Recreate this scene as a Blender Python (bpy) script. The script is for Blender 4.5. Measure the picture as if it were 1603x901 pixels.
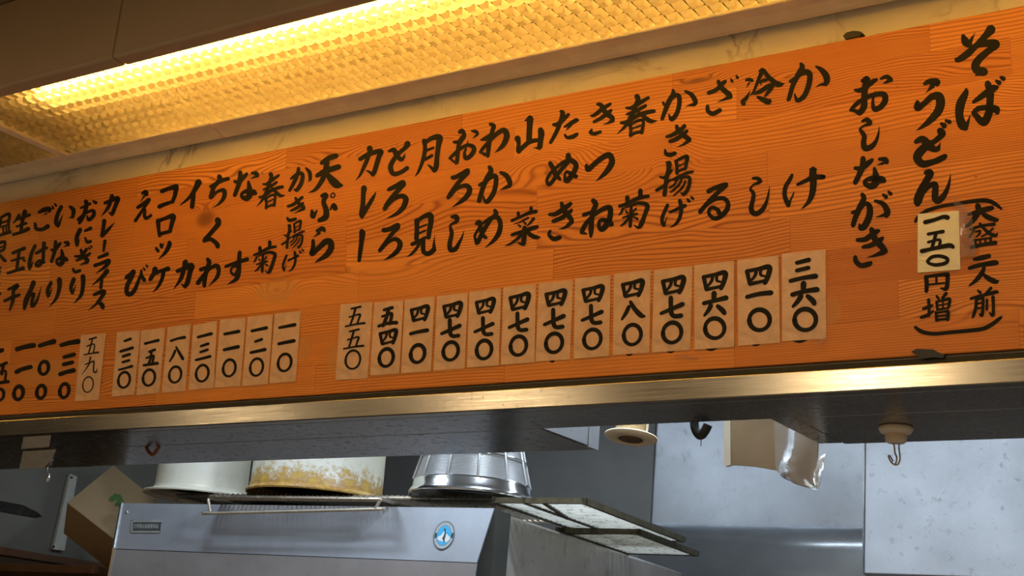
import bpy, bmesh, math, random
from mathutils import Vector, Matrix, noise
random.seed(7)
C = bpy.context.scene.collection
for o in list(bpy.data.objects): bpy.data.objects.remove(o)
sc = bpy.context.scene

# ------------------------------------------------------------------ camera, world, lights
F = 2226.7623
R = Matrix(((0.8330374853, 0.5473915148, 0.0800692052), (-0.0901092788, 0.2770595795, -0.9566181617), (-0.5458286049, 0.7896838095, 0.2801260700)))
CAM = Vector((0.0, -1.64241824, 1.6))
cd = bpy.data.cameras.new('camera'); cam = bpy.data.objects.new('camera', cd); C.objects.link(cam)
m = Matrix((R[0], -R[1], -R[2])).transposed().to_4x4(); m.translation = CAM
cam.matrix_world = m; cd.sensor_fit = 'HORIZONTAL'; cd.sensor_width = 36; cd.lens = F * 36 / 1603; cd.clip_start = 0.01
sc.camera = cam
w = bpy.data.worlds.new('world'); sc.world = w; w.use_nodes = True
w.node_tree.nodes['Background'].inputs[0].default_value = (1, .8, .6, 1); w.node_tree.nodes['Background'].inputs[1].default_value = .05
sc.view_settings.view_transform = 'Standard'; sc.view_settings.look = 'None'; sc.view_settings.gamma = 1; sc.view_settings.exposure = 0.0
try: sc.view_settings.use_curve_mapping = False
except Exception: pass
WARM = (1, .64, .17); COOL = (.76, .88, 1.0)
def area(name, loc, rot, sx, sy, power, col):
    l = bpy.data.lights.new(name, 'AREA'); l.shape = 'RECTANGLE'; l.size = sx; l.size_y = sy; l.energy = power; l.color = col
    o = bpy.data.objects.new(name, l); o.location = loc; o.rotation_euler = rot; C.objects.link(o); return o
TUBE_STRENGTH = 31.0
ROOM = (1, .78, .47)
for x_, e_ in ((-4.02, 10), (-2.73, 15), (-1.44, 26), (-.15, 27)): area('room_lamp', (x_, -2.36, 2.63), (0, 0, 0), .26, .26, e_, ROOM)
area('kitchen_lamp', (-2.25, .45, 2.62), (0, 0, 0), .26, .08, 5, COOL)
area('kitchen_lamp', (-1.12, .46, 2.62), (0, 0, 0), .4, .08, 25, COOL)
area('kitchen_lamp', (-1.45, 1.45, 2.62), (0, 0, 0), 2.4, .10, 8, COOL)

# ------------------------------------------------------------------ geometry helpers
def ray(x, y): return R.transposed() @ Vector(((x - 801.5) / F, (y - 450.5) / F, 1))
def on(x, y, p, n):
    r = ray(x, y); return CAM + r * ((p - CAM).dot(n) / r.dot(n))
def onX(x, y, X): return on(x, y, Vector((X, 0, 0)), Vector((1, 0, 0)))
def onY(x, y, Y): return on(x, y, Vector((0, Y, 0)), Vector((0, 1, 0)))
def onZ(x, y, Z): return on(x, y, Vector((0, 0, Z)), Vector((0, 0, 1)))
TILT = math.radians(5); ZB = 2.0406789
UP = Vector((0, -math.sin(TILT), math.cos(TILT))); NB = Vector((0, -math.cos(TILT), -math.sin(TILT))); O0 = Vector((0, 0, ZB))
def BP(u, v, d=0): return O0 + Vector((u, 0, 0)) + UP * v + NB * d      # a point of the leaning board: along, up, out of its face
def onB(x, y, d=0): return on(x, y, O0 + NB * d, NB)
PHI = math.radians(6.4); KX = Vector((math.cos(PHI), math.sin(PHI), 0)); KN = Vector((-math.sin(PHI), math.cos(PHI), 0)); K0 = Vector((-2.2, .8, 0))
def onK(x, y, b): return on(x, y, K0 + KN * b, KN)                       # the kitchen stands a few degrees out of line with the counter
def KP(a, b, z): return K0 + KX * a + KN * b + Vector((0, 0, z))
def kx(p): return (p - K0).dot(KX)

def tag(o, label=None, cat=None, group=None, kind=None):
    if label: o['label'] = label
    if cat: o['category'] = cat
    if group: o['group'] = group
    if kind: o['kind'] = kind
    return o
def base(vs):
    xs = [v[0] for v in vs]; ys = [v[1] for v in vs]; zs = [v[2] for v in vs]
    return Vector(((min(xs) + max(xs)) / 2, (min(ys) + max(ys)) / 2, min(zs)))
def wloc(o):
    l = Vector(o.location)
    while o.parent: o = o.parent; l += o.location
    return l
def mk(name, vs, fs, mat, parent=None, smooth=False, loc=None):
    vs = [Vector(v) for v in vs]
    l = Vector(loc) if loc is not None else (wloc(parent) if parent else base(vs))
    me = bpy.data.meshes.new(name); me.from_pydata([v - l for v in vs], [], fs)
    me.materials.append(mat)
    if smooth: me.polygons.foreach_set('use_smooth', [True] * len(me.polygons))
    o = bpy.data.objects.new(name, me); C.objects.link(o)
    if parent: o.parent = parent; o.location = l - wloc(parent)
    else: o.location = l
    return o
def empty(name, loc):
    o = bpy.data.objects.new(name, None); C.objects.link(o); o.location = loc; o.empty_display_size = .02; return o
def fix(o):
    bm = bmesh.new(); bm.from_mesh(o.data); bmesh.ops.recalc_face_normals(bm, faces=bm.faces); bm.to_mesh(o.data); bm.free(); return o
def bevel(o, wd=.002, seg=2):
    fix(o); bm = bmesh.new(); bm.from_mesh(o.data)
    es = [e for e in bm.edges if len(e.link_faces) == 2 and e.calc_face_angle(0) > .5]
    bmesh.ops.bevel(bm, geom=es, offset=wd, segments=seg, affect='EDGES', profile=.5)
    bm.to_mesh(o.data); bm.free(); return o
class MB:
    def __init__(s): s.v = []; s.f = []
    def add(s, vs, fs):
        n = len(s.v); s.v += [Vector(v) for v in vs]; s.f += [tuple(i + n for i in f) for f in fs]; return s
    def hexa(s, p):       # p: four bottom corners, four top corners
        return s.add(p, [(3, 2, 1, 0), (4, 5, 6, 7), (0, 1, 5, 4), (1, 2, 6, 5), (2, 3, 7, 6), (3, 0, 4, 7)])
    def box(s, x0, x1, y0, y1, z0, z1):
        return s.hexa([(x0, y0, z0), (x1, y0, z0), (x1, y1, z0), (x0, y1, z0), (x0, y0, z1), (x1, y0, z1), (x1, y1, z1), (x0, y1, z1)])
    def kbox(s, a0, a1, b0, b1, z0, z1):
        return s.hexa([KP(*q) for q in ((a0, b0, z0), (a1, b0, z0), (a1, b1, z0), (a0, b1, z0), (a0, b0, z1), (a1, b0, z1), (a1, b1, z1), (a0, b1, z1))])
    def bbox(s, u0, u1, v0, v1, d0, d1):
        return s.hexa([BP(*q) for q in ((u0, v0, d1), (u1, v0, d1), (u1, v0, d0), (u0, v0, d0), (u0, v1, d1), (u1, v1, d1), (u1, v1, d0), (u0, v1, d0))])
    def prism(s, poly, vec):
        n = len(poly); p = [Vector(q) for q in poly]; vec = Vector(vec)
        return s.add(p + [q + vec for q in p], [tuple(range(n - 1, -1, -1)), tuple(range(n, 2 * n))] + [(i, (i + 1) % n, n + (i + 1) % n, n + i) for i in range(n)])
    def tube(s, pts, r, n=8, closed=False, cap=True):
        pts = [Vector(p) for p in pts]; N = len(pts); vs = []; fs = []; up = None
        for i, p in enumerate(pts):
            if closed: t = pts[(i + 1) % N] - pts[i - 1]
            else: t = pts[min(i + 1, N - 1)] - pts[max(i - 1, 0)]
            t.normalize()
            if up is None: up = t.orthogonal().normalized()
            up = (up - t * up.dot(t)).normalized(); b = t.cross(up); rr = r[i] if isinstance(r, (list, tuple)) else r
            vs += [p + (up * math.cos(2 * math.pi * k / n) + b * math.sin(2 * math.pi * k / n)) * rr for k in range(n)]
        for i in range(N if closed else N - 1):
            for k in range(n): fs.append((i * n + k, i * n + (k + 1) % n, ((i + 1) % N) * n + (k + 1) % n, ((i + 1) % N) * n + k))
        if cap and not closed: fs += [tuple(range(n - 1, -1, -1)), tuple(range((N - 1) * n, N * n))]
        return s.add(vs, fs)
    def lathe(s, c, prof, n=64, closed=True):
        c = Vector(c); vs = []; fs = []; M = len(prof)
        for (r, z) in prof: vs += [c + Vector((r * math.cos(2 * math.pi * k / n), r * math.sin(2 * math.pi * k / n), z)) for k in range(n)]
        for i in range(M if closed else M - 1):
            j = (i + 1) % M
            for k in range(n): fs.append((i * n + k, i * n + (k + 1) % n, j * n + (k + 1) % n, j * n + k))
        return s.add(vs, fs)
    def build(s, name, mat, parent=None, smooth=False, bev=0, loc=None):
        o = mk(name, s.v, s.f, mat, parent, smooth, loc)
        if bev: bevel(o, bev)
        return o
def cr(pts, n=7):        # smooth curve through points of any dimension
    P = [pts[0]] + list(pts) + [pts[-1]]; out = []
    for i in range(1, len(P) - 2):
        for k in range(n):
            t = k / n
            out.append(tuple(.5 * (2 * b + (c - a) * t + (2 * a - 5 * b + 4 * c - d) * t * t + (3 * b - a - 3 * c + d) * t ** 3) for a, b, c, d in zip(P[i - 1], P[i], P[i + 1], P[i + 2])))
    return out + [tuple(pts[-1])]

# ------------------------------------------------------------------ materials
class NT:
    def __init__(s, name):
        s.m = bpy.data.materials.new(name); s.m.use_nodes = True; s.t = s.m.node_tree; s.b = s.t.nodes['Principled BSDF']
    def n(s, typ, ins={}, **kw):
        o = s.t.nodes.new(typ)
        for k, v in kw.items(): setattr(o, k, v)
        for k, v in ins.items(): s.set(o, k, v)
        return o
    def set(s, o, k, v):
        if hasattr(v, 'outputs'): v = v.outputs[0]
        if isinstance(v, bpy.types.NodeSocket): s.t.links.new(v, o.inputs[k])
        else: o.inputs[k].default_value = v
    def math(s, op, a, b=0, c=None):
        o = s.n('ShaderNodeMath', {0: a, 1: b}, operation=op)
        if c is not None: s.set(o, 2, c)
        return o
    def xyz(s, space='Object', scale=None):
        tc = s.n('ShaderNodeTexCoord').outputs[space]
        if scale: tc = s.n('ShaderNodeMapping', {0: tc, 3: scale}).outputs[0]
        return tc
    def noise(s, co, scale, detail=4, rough=.55, dist=0): return s.n('ShaderNodeTexNoise', {'Vector': co, 'Scale': scale, 'Detail': detail, 'Roughness': rough, 'Distortion': dist})
    def ramp(s, fac, stops):
        r = s.n('ShaderNodeValToRGB', {0: fac}); e = r.color_ramp.elements
        while len(e) < len(stops): e.new(.5)
        for q, (p, c) in zip(e, stops): q.position = p; q.color = (*c, 1) if len(c) == 3 else c
        return r
    def mix(s, f, a, b, mode='MIX'):
        o = s.n('ShaderNodeMix', data_type='RGBA', blend_type=mode)
        for k, v in ((0, f), (6, a), (7, b)): s.set(o, k, (*v, 1) if isinstance(v, tuple) and len(v) == 3 else v)
        return o.outputs[2]
    def bump(s, h, st=.3, d=.002): s.set(s.b, 'Normal', s.n('ShaderNodeBump', {'Height': h, 'Strength': st, 'Distance': d}))
    def fin(s, **kw):
        for k, v in kw.items(): s.set(s.b, {'col': 'Base Color', 'rough': 'Roughness', 'metal': 'Metallic', 'spec': 'Specular IOR Level', 'coat': 'Coat Weight', 'sheen': 'Sheen Weight', 'alpha': 'Alpha', 'trans': 'Transmission Weight'}[k], (*v, 1) if isinstance(v, tuple) and len(v) == 3 else v)
        return s.m
def plain(name, col, rough=.5, metal=0, var=.12, scale=30, bump=0, **kw):
    t = NT(name); nz = t.noise(t.xyz(), scale, 5)
    a = tuple(c * (1 - var) for c in col); b = tuple(min(1, c * (1 + var)) for c in col)
    c = t.ramp(nz, [(.3, a), (.7, b)])
    if bump: t.bump(nz, bump)
    return t.fin(col=c, rough=rough, metal=metal, **kw)
def steel(name, col, rough, brush=(1, 60, 60), dirt=.0, dirtcol=(.03, .025, .02), metal=1.0, dscale=25, bs=.04):
    t = NT(name); co = t.xyz(scale=brush); nz = t.noise(co, 12, 3); big = t.noise(t.xyz(), 5, 5, .6)
    c = t.ramp(big, [(.3, tuple(q * .8 for q in col)), (.7, tuple(min(1, q * 1.12) for q in col))])
    fl = t.ramp(t.noise(t.xyz(), dscale, 6, .7), [(.60 - dirt * .2, (0, 0, 0)), (.72 - dirt * .2, (1, 1, 1))])
    k = t.math('MULTIPLY', fl, min(1, dirt * 1.6)); c = t.mix(k.outputs[0], c.outputs[0], dirtcol)
    r = t.math('ADD', t.math('MULTIPLY', nz, .14), rough - .07); t.bump(nz, bs, .001)
    return t.fin(col=c, rough=t.math('ADD', r, t.math('MULTIPLY', k, .3)), metal=t.math('SUBTRACT', metal, t.math('MULTIPLY', k, .8 * metal)))
def steel2(*a, **k): return steel(*a, bs=.012, **k)

def wood_board():
    t = NT('pine_board'); co = t.xyz(); s = t.n('ShaderNodeSeparateXYZ', {0: co}); X, Z = s.outputs[0], s.outputs[2]
    row = t.math('FLOOR', t.math('DIVIDE', t.math('ADD', Z, .0008), .0478))
    r1 = t.n('ShaderNodeTexWhiteNoise', {'W': row}, noise_dimensions='1D').outputs['Value']
    xs = t.math('ADD', t.math('DIVIDE', X, .36), t.math('MULTIPLY', r1, 3.7)); col = t.math('FLOOR', xs)
    vec = t.n('ShaderNodeCombineXYZ', {0: row, 1: col}); wn = t.n('ShaderNodeTexWhiteNoise', {'Vector': vec}, noise_dimensions='3D')
    ids = t.n('ShaderNodeSeparateColor', {0: wn.outputs['Color']}); a, b, c = ids.outputs
    # slow warp of the grain, different in each stave
    wv = t.n('ShaderNodeCombineXYZ', {0: t.math('ADD', t.math('MULTIPLY', X, 3.2), t.math('MULTIPLY', a, 40)), 1: t.math('MULTIPLY', b, 30), 2: t.math('MULTIPLY', Z, 12)})
    warp = t.math('MULTIPLY', t.math('SUBTRACT', t.noise(wv, 1.0, 2, .45), .5), t.math('ADD', t.math('MULTIPLY', t.math('POWER', b, 3), .11), .012))
    g = t.math('ADD', Z, warp)
    # grain flows round knots and cathedral centres
    knots = KNOTS
    dark = None
    for (u, v, rx, rz, amp, dk) in knots:
        dx = t.math('DIVIDE', t.math('SUBTRACT', X, u), rx); dz = t.math('DIVIDE', t.math('SUBTRACT', Z, v), rz)
        d2 = t.math('ADD', t.math('MULTIPLY', dx, dx), t.math('MULTIPLY', dz, dz))
        g = t.math('ADD', g, t.math('MULTIPLY', t.math('POWER', 2.718, t.math('MULTIPLY', d2, -1)), amp))
        if dk:
            e = t.math('MULTIPLY', t.math('POWER', 2.718, t.math('MULTIPLY', t.math('POWER', t.math('MULTIPLY', d2, dk), 2), -1)), .9)
            dark = e if dark is None else t.math('MAXIMUM', dark, e)
    freq = t.math('ADD', t.math('MULTIPLY', t.math('POWER', c, 2), 1100), 1100)
    ph = t.math('ADD', t.math('MULTIPLY', g, freq), t.math('MULTIPLY', a, 60))
    ring = t.math('ADD', t.math('MULTIPLY', t.math('SINE', ph), .5), .5); ring = t.math('POWER', ring, 3.2)
    fib = t.noise(t.xyz(scale=(9, 1, 420)), 1.0, 4, .6); blot = t.noise(t.xyz(scale=(3, 1, 9)), 1.6, 3)
    sc_ = t.math('MULTIPLY', t.math('ADD', t.math('MULTIPLY', b, .70), .42), ring)
    f = t.math('ADD', t.math('MULTIPLY', sc_, .70), t.math('MULTIPLY', t.math('SUBTRACT', fib, .35), .62))
    base_ = t.mix(a, (.78, .300, .052), (.56, .178, .022)); base_ = t.mix(t.math('MULTIPLY', blot, .55).outputs[0], base_, (.55, .178, .024))
    cc = t.mix(f.outputs[0], base_, (.24, .052, .006))
    # glue lines between staves
    fz = t.math('FRACT', t.math('DIVIDE', t.math('ADD', Z, .0008), .0478)); fx = t.math('FRACT', xs)
    ln = t.math('MAXIMUM', t.math('LESS_THAN', fz, .012), t.math('LESS_THAN', fx, .0026))
    cc = t.mix(t.math('MULTIPLY', ln, .38).outputs[0], cc, (.20, .04, .008))
    cc = t.mix(t.math('MULTIPLY', dark, .85).outputs[0], cc, (.13, .035, .008))
    for (u, v, rx, rz, *_) in STAINS:      # worn and glue-stained spots of the varnish
        dx = t.math('DIVIDE', t.math('SUBTRACT', X, u), rx); dz = t.math('DIVIDE', t.math('SUBTRACT', Z, v), rz)
        d2 = t.math('ADD', t.math('MULTIPLY', dx, dx), t.math('MULTIPLY', dz, dz)); e = t.math('SUBTRACT', t.math('ADD', 1.0, t.math('MULTIPLY', t.math('SUBTRACT', t.noise(co, 55, 5, .65), .5), 3.0)), d2)
        cc = t.mix(t.math('MULTIPLY', t.math('MINIMUM', t.math('MAXIMUM', t.math('MULTIPLY', e, 2.0), 0.0), 1.0), .42).outputs[0], cc, (.44, .23, .07))
    sp = t.ramp(t.noise(co, 130, 2, .4), [(.77, (0, 0, 0)), (.80, (1, 1, 1))])
    cc = t.mix(t.math('MULTIPLY', sp, .5).outputs[0], cc, (.12, .03, .01))
    t.bump(f, -.12, .001)
    return t.fin(col=cc, rough=.42, spec=.25)

def marble():
    t = NT('marble_laminate'); co = t.xyz(); wv = t.n('ShaderNodeMapping', {0: co, 2: (0, math.radians(38), 0)}).outputs[0]
    n1 = t.noise(wv, 3.2, 6, .6, 1.2); d = t.math('ABSOLUTE', t.math('SUBTRACT', n1, .5))
    vein = t.ramp(d, [(0, (1, 1, 1)), (.012, (.35, .35, .35)), (.03, (0, 0, 0))]); msk = t.ramp(t.noise(co, 4.5, 3), [(.47, (0, 0, 0)), (.62, (1, 1, 1))])
    c = t.mix(t.math('MULTIPLY', t.math('MULTIPLY', vein, msk), .75).outputs[0], t.ramp(t.noise(co, 8, 4), [(.3, (.78, .73, .62)), (.7, (.86, .81, .71))]).outputs[0], (.25, .21, .15))
    return t.fin(col=c, rough=.45)
def diffuser_mat():
    t = NT('prismatic_acrylic'); t.t.nodes.remove(t.b)
    dirt = t.ramp(t.noise(t.xyz(), 9, 5, .7), [(.35, (.74, .60, .36)), (.75, (.95, .84, .58))])
    tr = t.n('ShaderNodeBsdfTranslucent', {0: dirt.outputs[0]}); df = t.n('ShaderNodeBsdfDiffuse', {0: dirt.outputs[0]}); gl = t.n('ShaderNodeBsdfGlossy', {0: (1, 1, 1, 1), 1: .15})
    rf = t.n('ShaderNodeBsdfRefraction', {0: (1, .86, .58, 1), 'Roughness': .27, 'IOR': 1.4})
    m1 = t.n('ShaderNodeMixShader', {0: .34, 1: tr, 2: df}); m3 = t.n('ShaderNodeMixShader', {0: .45, 1: m1, 2: rf}); m2 = t.n('ShaderNodeMixShader', {0: .06, 1: m3, 2: gl})
    t.t.links.new(m2.outputs[0], t.t.nodes['Material Output'].inputs[0]); return t.m
def emit(name, col, st):
    t = NT(name); t.b.inputs['Base Color'].default_value = (.8, .8, .8, 1); t.b.inputs['Emission Color'].default_value = (*col, 1); t.b.inputs['Emission Strength'].default_value = st; return t.m
def film(name, col, rough=.12, clear=.6):
    t = NT(name); t.t.nodes.remove(t.b); w_ = t.noise(t.xyz(), 22, 3, .5, 1.0); bp = t.n('ShaderNodeBump', {'Height': w_, 'Strength': .3, 'Distance': .003})
    tp = t.n('ShaderNodeBsdfTransparent', {0: (*col, 1)}); gl = t.n('ShaderNodeBsdfGlossy', {0: (1, 1, 1, 1), 1: rough, 'Normal': bp}); df = t.n('ShaderNodeBsdfDiffuse', {0: (*col, 1)})
    fr = t.n('ShaderNodeFresnel', {0: 1.3, 'Normal': bp}); m0 = t.n('ShaderNodeMixShader', {0: 1 - clear, 1: tp, 2: df}); m1 = t.n('ShaderNodeMixShader', {0: fr, 1: m0, 2: gl})
    t.t.links.new(m1.outputs[0], t.t.nodes['Material Output'].inputs[0]); return t.m

def kn(x, y, rx, rz, amp, dk):
    p = onB(x, y); return (p.x, (p - O0).dot(UP) * math.cos(TILT), rx, rz, amp, dk)
KNOTS = [kn(322, 342, .030, .021, .034, 1.9), kn(1092, 126, .035, .006, .010, 2.2), kn(430, 462, .05, .022, .030, 0), kn(850, 250, .085, .040, -.050, 0), kn(1035, 245, .05, .036, -.036, 0), kn(600, 440, .16, .030, .03, 0), kn(700, 300, .10, .03, -.03, 0), kn(140, 585, .03, .02, .02, 0), kn(1560, 470, .09, .022, -.025, 0)]
STAINS = [kn(432, 455, .050, .022, 0, 0), kn(70, 580, .085, .026, 0, 0), kn(1300, 487, .014, .022, 0, 0), kn(474, 545, .020, .020, 0, 0), kn(520, 560, .012, .03, 0, 0)]
M = dict(
    wood=wood_board(), marble=marble(), ink=plain('black_lacquer', (.010, .008, .004), .55, var=.2, scale=60, spec=.14),
    tagpaper=None, note=None,
    beam=plain('beige_laminate', (.38, .28, .18), .55, var=.05, scale=6), ceil=plain('brown_ceiling', (.26, .18, .11), .8, var=.1, scale=8), kceil=plain('white_ceiling', (.45, .45, .44), .8, var=.05), floor=plain('grey_floor', (.30, .30, .30), .6),
    trim=plain('cream_trim', (.80, .70, .53), .45, var=.10, scale=18), housing=plain('white_enamel', (.36, .32, .25), .5, var=.03), diff=diffuser_mat(), groove=plain('dark_groove', (.14, .09, .04), .7, var=.3, scale=60), tube=emit('warm_tube', WARM, TUBE_STRENGTH),
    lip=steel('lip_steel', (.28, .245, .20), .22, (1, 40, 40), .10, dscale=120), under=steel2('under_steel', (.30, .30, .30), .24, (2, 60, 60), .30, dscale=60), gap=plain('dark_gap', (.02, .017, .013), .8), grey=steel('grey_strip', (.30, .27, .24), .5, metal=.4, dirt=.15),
    wallsteel=steel('wall_steel', (.42, .445, .485), .32, (1, 30, 30), .12), cove=steel('cove_steel', (.56, .59, .63), .24, (1, 30, 30), .03, metal=.75), panelsteel=steel('panel_steel', (.47, .50, .55), .50, (14, 2, 14), .16, metal=.55, dscale=40), dimwall=plain('dim_wall_steel', (.16, .16, .155), .5, var=.1, scale=12, metal=.2),
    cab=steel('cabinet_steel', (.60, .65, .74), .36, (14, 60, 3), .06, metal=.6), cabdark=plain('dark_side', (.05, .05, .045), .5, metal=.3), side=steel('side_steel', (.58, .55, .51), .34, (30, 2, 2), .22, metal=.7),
    enamel=None, rust=None, chrome=steel('bright_steel', (.78, .80, .83), .16, (2, 2, 30), 0), mesh=None, ribsteel=plain('rib_steel', (.72, .73, .74), .3, metal=.35, var=.05), wire=steel('greasy_wire', (.50, .44, .36), .35, dirt=.4, dscale=60), black=plain('black_iron', (.012, .010, .009), .5), rustiron=plain('rusty_iron', (.20, .06, .015), .7, var=.4),
    slat=None, grease=plain('greasy_frame', (.060, .050, .024), .6, var=.5, scale=70), card=plain('cardboard', (.27, .185, .095), .8, var=.06), leaf=plain('green_print', (.05, .13, .03), .8),
    kraft=plain('brown_board', (.30, .21, .125), .7, var=.15, scale=14), film=film('clear_film', (.93, .93, .95), .30, .85), tape=film('clear_tape', (.97, .95, .92), .10, .95), cream=plain('cream_pipe', (.52, .42, .25), .5, var=.25, scale=25),
    creamflange=plain('cream_flange', (.62, .50, .34), .5, var=.08), white=plain('white_plastic', (.70, .62, .52), .35, var=.03), greyboard=plain('grey_board', (.135, .13, .105), .65, var=.08, scale=9), batten=plain('white_batten', (.50, .50, .44), .5, var=.1),
    foil=None, brown=plain('brown_rail', (.10, .040, .012), .5, var=.3, scale=20), blue=plain('emblem_blue', (.06, .42, .75), .35, var=.04), silver=plain('emblem_silver', (.26, .30, .33), .35, var=.15, scale=900), dark=plain('emblem_dark', (.03, .06, .07), .4), pale=plain('emblem_pale', (.70, .74, .76), .4, var=.05), plate=plain('name_plate', (.11, .12, .12), .4, metal=.4), letter=plain('plate_letters', (.30, .32, .32), .4))
def paper(name, c0, c1, rough, spec, bs):
    t = NT(name); n1 = t.noise(t.xyz(), 38, 5, .6, .6); c = t.ramp(n1, [(.3, c0), (.7, c1)]); f = t.noise(t.xyz(), 400, 2)
    t.bump(t.math('ADD', n1, t.math('MULTIPLY', f, .05)), bs, .004); return t.fin(col=t.mix(t.math('MULTIPLY', f, .12).outputs[0], c.outputs[0], (.3, .2, .12)), rough=rough, spec=spec)
M['tagpaper'] = paper('laminated_slip', (.52, .31, .17), (.64, .40, .235), .34, .5, .35)
M['note'] = paper('note_paper', (.74, .68, .52), (.84, .80, .66), .6, .3, .2)
def enamel(name, rust):
    t = NT(name); co = t.xyz(); z = t.n('ShaderNodeSeparateXYZ', {0: co}).outputs[2]
    n1 = t.noise(t.xyz(scale=(1, 1, 1.15)), 52, 8, .75); n2 = t.noise(co, 9, 4)
    hgt = t.math('SUBTRACT', 1.0, t.math('DIVIDE', z, .085)); k = t.math('ADD', t.math('MULTIPLY', hgt, .42), t.math('MULTIPLY', n1, 1.0))
    c0 = t.ramp(n2, [(.3, (.70, .68, .52)), (.7, (.80, .80, .74))])
    msk = t.ramp(k, [(.62, (0, 0, 0)), (.78, (1, 1, 1))]); rc = t.ramp(n1, [(.40, (.30, .13, .02)), (.62, (.55, .34, .04))])
    c = t.mix(t.math('MULTIPLY', msk, rust).outputs[0], c0.outputs[0], rc.outputs[0])
    sp = t.ramp(t.noise(co, 90, 3), [(.70, (0, 0, 0)), (.78, (1, 1, 1))]); c = t.mix(t.math('MULTIPLY', sp, .3 + .3 * rust).outputs[0], c, (.16, .13, .08))
    return t.fin(col=c, rough=.45)
M['enamel'] = enamel('white_enamel_pot', .10); M['rust'] = enamel('stained_enamel_pot', .95)
def meshmat():
    t = NT('fine_wire_mesh'); z = t.n('ShaderNodeSeparateXYZ', {0: t.xyz()}).outputs[2]
    s = t.math('ADD', t.math('MULTIPLY', t.math('SINE', t.math('MULTIPLY', z, 1900)), .5), .5)
    t.bump(s, .6, .001); return t.fin(col=t.mix(s.outputs[0], (.20, .20, .21), (.66, .67, .69)), rough=.34, metal=.6)
M['mesh'] = meshmat()
def slatmat():
    t = NT('ribbed_white'); n1 = t.noise(t.xyz(), 55, 6, .7); k = t.ramp(n1, [(.55, (0, 0, 0)), (.66, (1, 1, 1))])
    c = t.mix(t.math('MULTIPLY', k, .8).outputs[0], (.92, .92, .88), (.20, .15, .07)); t.fin(col=c, rough=.5)
    tr = t.n('ShaderNodeBsdfTranslucent', {0: c}); mx = t.n('ShaderNodeMixShader', {0: .74, 1: t.b, 2: tr}); t.t.links.new(mx.outputs[0], t.t.nodes['Material Output'].inputs[0]); return t.m
M['slat'] = slatmat()
def foilmat(name, c, mt=1):
    t = NT(name); n1 = t.noise(t.xyz(), 70, 4, .6, 1.5); t.bump(n1, 1.0, .03); return t.fin(col=c, rough=.30, metal=mt)
M['foil'] = foilmat('crumpled_foil', (.85, .76, .58), .45)

# ------------------------------------------------------------------ the setting
def struct(name, mb, mat, bev=0):
    o = mb.build(name, mat, bev=bev); return tag(o, kind='structure')
XL, XR, YF, YK = -3.34, .75, -3.6, 3.3
struct('floor', MB().box(-4.6, XR, YF, YK, -.05, 0), M['floor'])
struct('ceiling', MB().box(-4.6, XR, YF, .02, 2.645, 2.70), M['ceil'])
struct('ceiling_kitchen', MB().box(-4.6, XR, .0205, YK, 2.645, 2.70), M['kceil'])
struct('wall_back', MB().box(-4.6, XR, YF - .1, YF, 0, 2.7), plain('room_wall', (.45, .33, .2), .8))
struct('wall_right', MB().box(XR, XR + .1, YF, YK, 0, 2.7), plain('side_wall', (.40, .36, .32), .8))
# marble fascia behind the board, steel strip showing under the board
struct('wall_fascia', MB().bbox(-4.2, .75, -.004, .60, -.030, -.019), M['marble'])
struct('trim_1', MB().bbox(-4.2, .75, -.0095, .02, -.0188, -.006), M['grey'])
struct('trim_2', MB().box(-4.2, .75, .0, .012, 2.0325, 2.0375).box(-4.2, .75, -.006, .03, 2.0283, 2.0318), M['gap'])
# steel header: bright lip in front, channel underside behind it
hd = MB().box(-4.2, .75, -.012, .010, 1.9985, 2.0275); struct('trim_3', hd, M['lip'], .0015)
struct('trim_4', MB().box(-4.2, .75, .0102, .121, 1.9985, 2.0279), M['under'], .001)
# light cove: boxed beam towards the room (two boards with a joint), fascia trim at the wall
jx = onY(180, 60, -.375).x
struct('trim_5', MB().box(-4.2, jx - .0012, -.375, -.345, 2.484, 2.643), M['beam'], .004)
struct('trim_6', MB().box(jx + .0012, .75, -.375, -.345, 2.484, 2.643), M['beam'], .004)
struct('trim_7', MB().box(-4.2, .75, -.370, -.352, 2.490, 2.640), M['gap'])
zt = 2.5015
prof = [(-.036, zt), (-.046, zt), (-.060, zt + .006), (-.078, zt + .008), (-.080, zt + .012), (-.080, zt + .020), (-.036, zt + .020)]
tm = onB(365, 198, -.02).x
for i, (x0, x1) in enumerate(((-4.2, tm - .001), (tm + .001, .75))):
    struct('trim_%d' % (8 + i), MB().prism([(x0, y, z) for y, z in prof], (x1 - x0, 0, 0)), M['trim'], .0012)
# kitchen: left wall in grey board, steel back wall, dim stretch of it in grey
WB = 1.36
aL, aS, aR = kx(onK(200, 760, WB)) - .9, kx(onK(1024, 740, WB)), kx(onK(1351, 800, WB)) + 1.2
zf = onK(1020, 818, WB).z
struct('wall_kitchen', MB().kbox(aS, aR, WB, WB + .03, zf, 2.645), M['wallsteel'])
struct('wall_dim', MB().kbox(aL, aS - .001, WB - .012, WB + .03, .9, 2.645), M['dimwall'])  # weaker reflected light on this part of the wall put into grey
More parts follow.
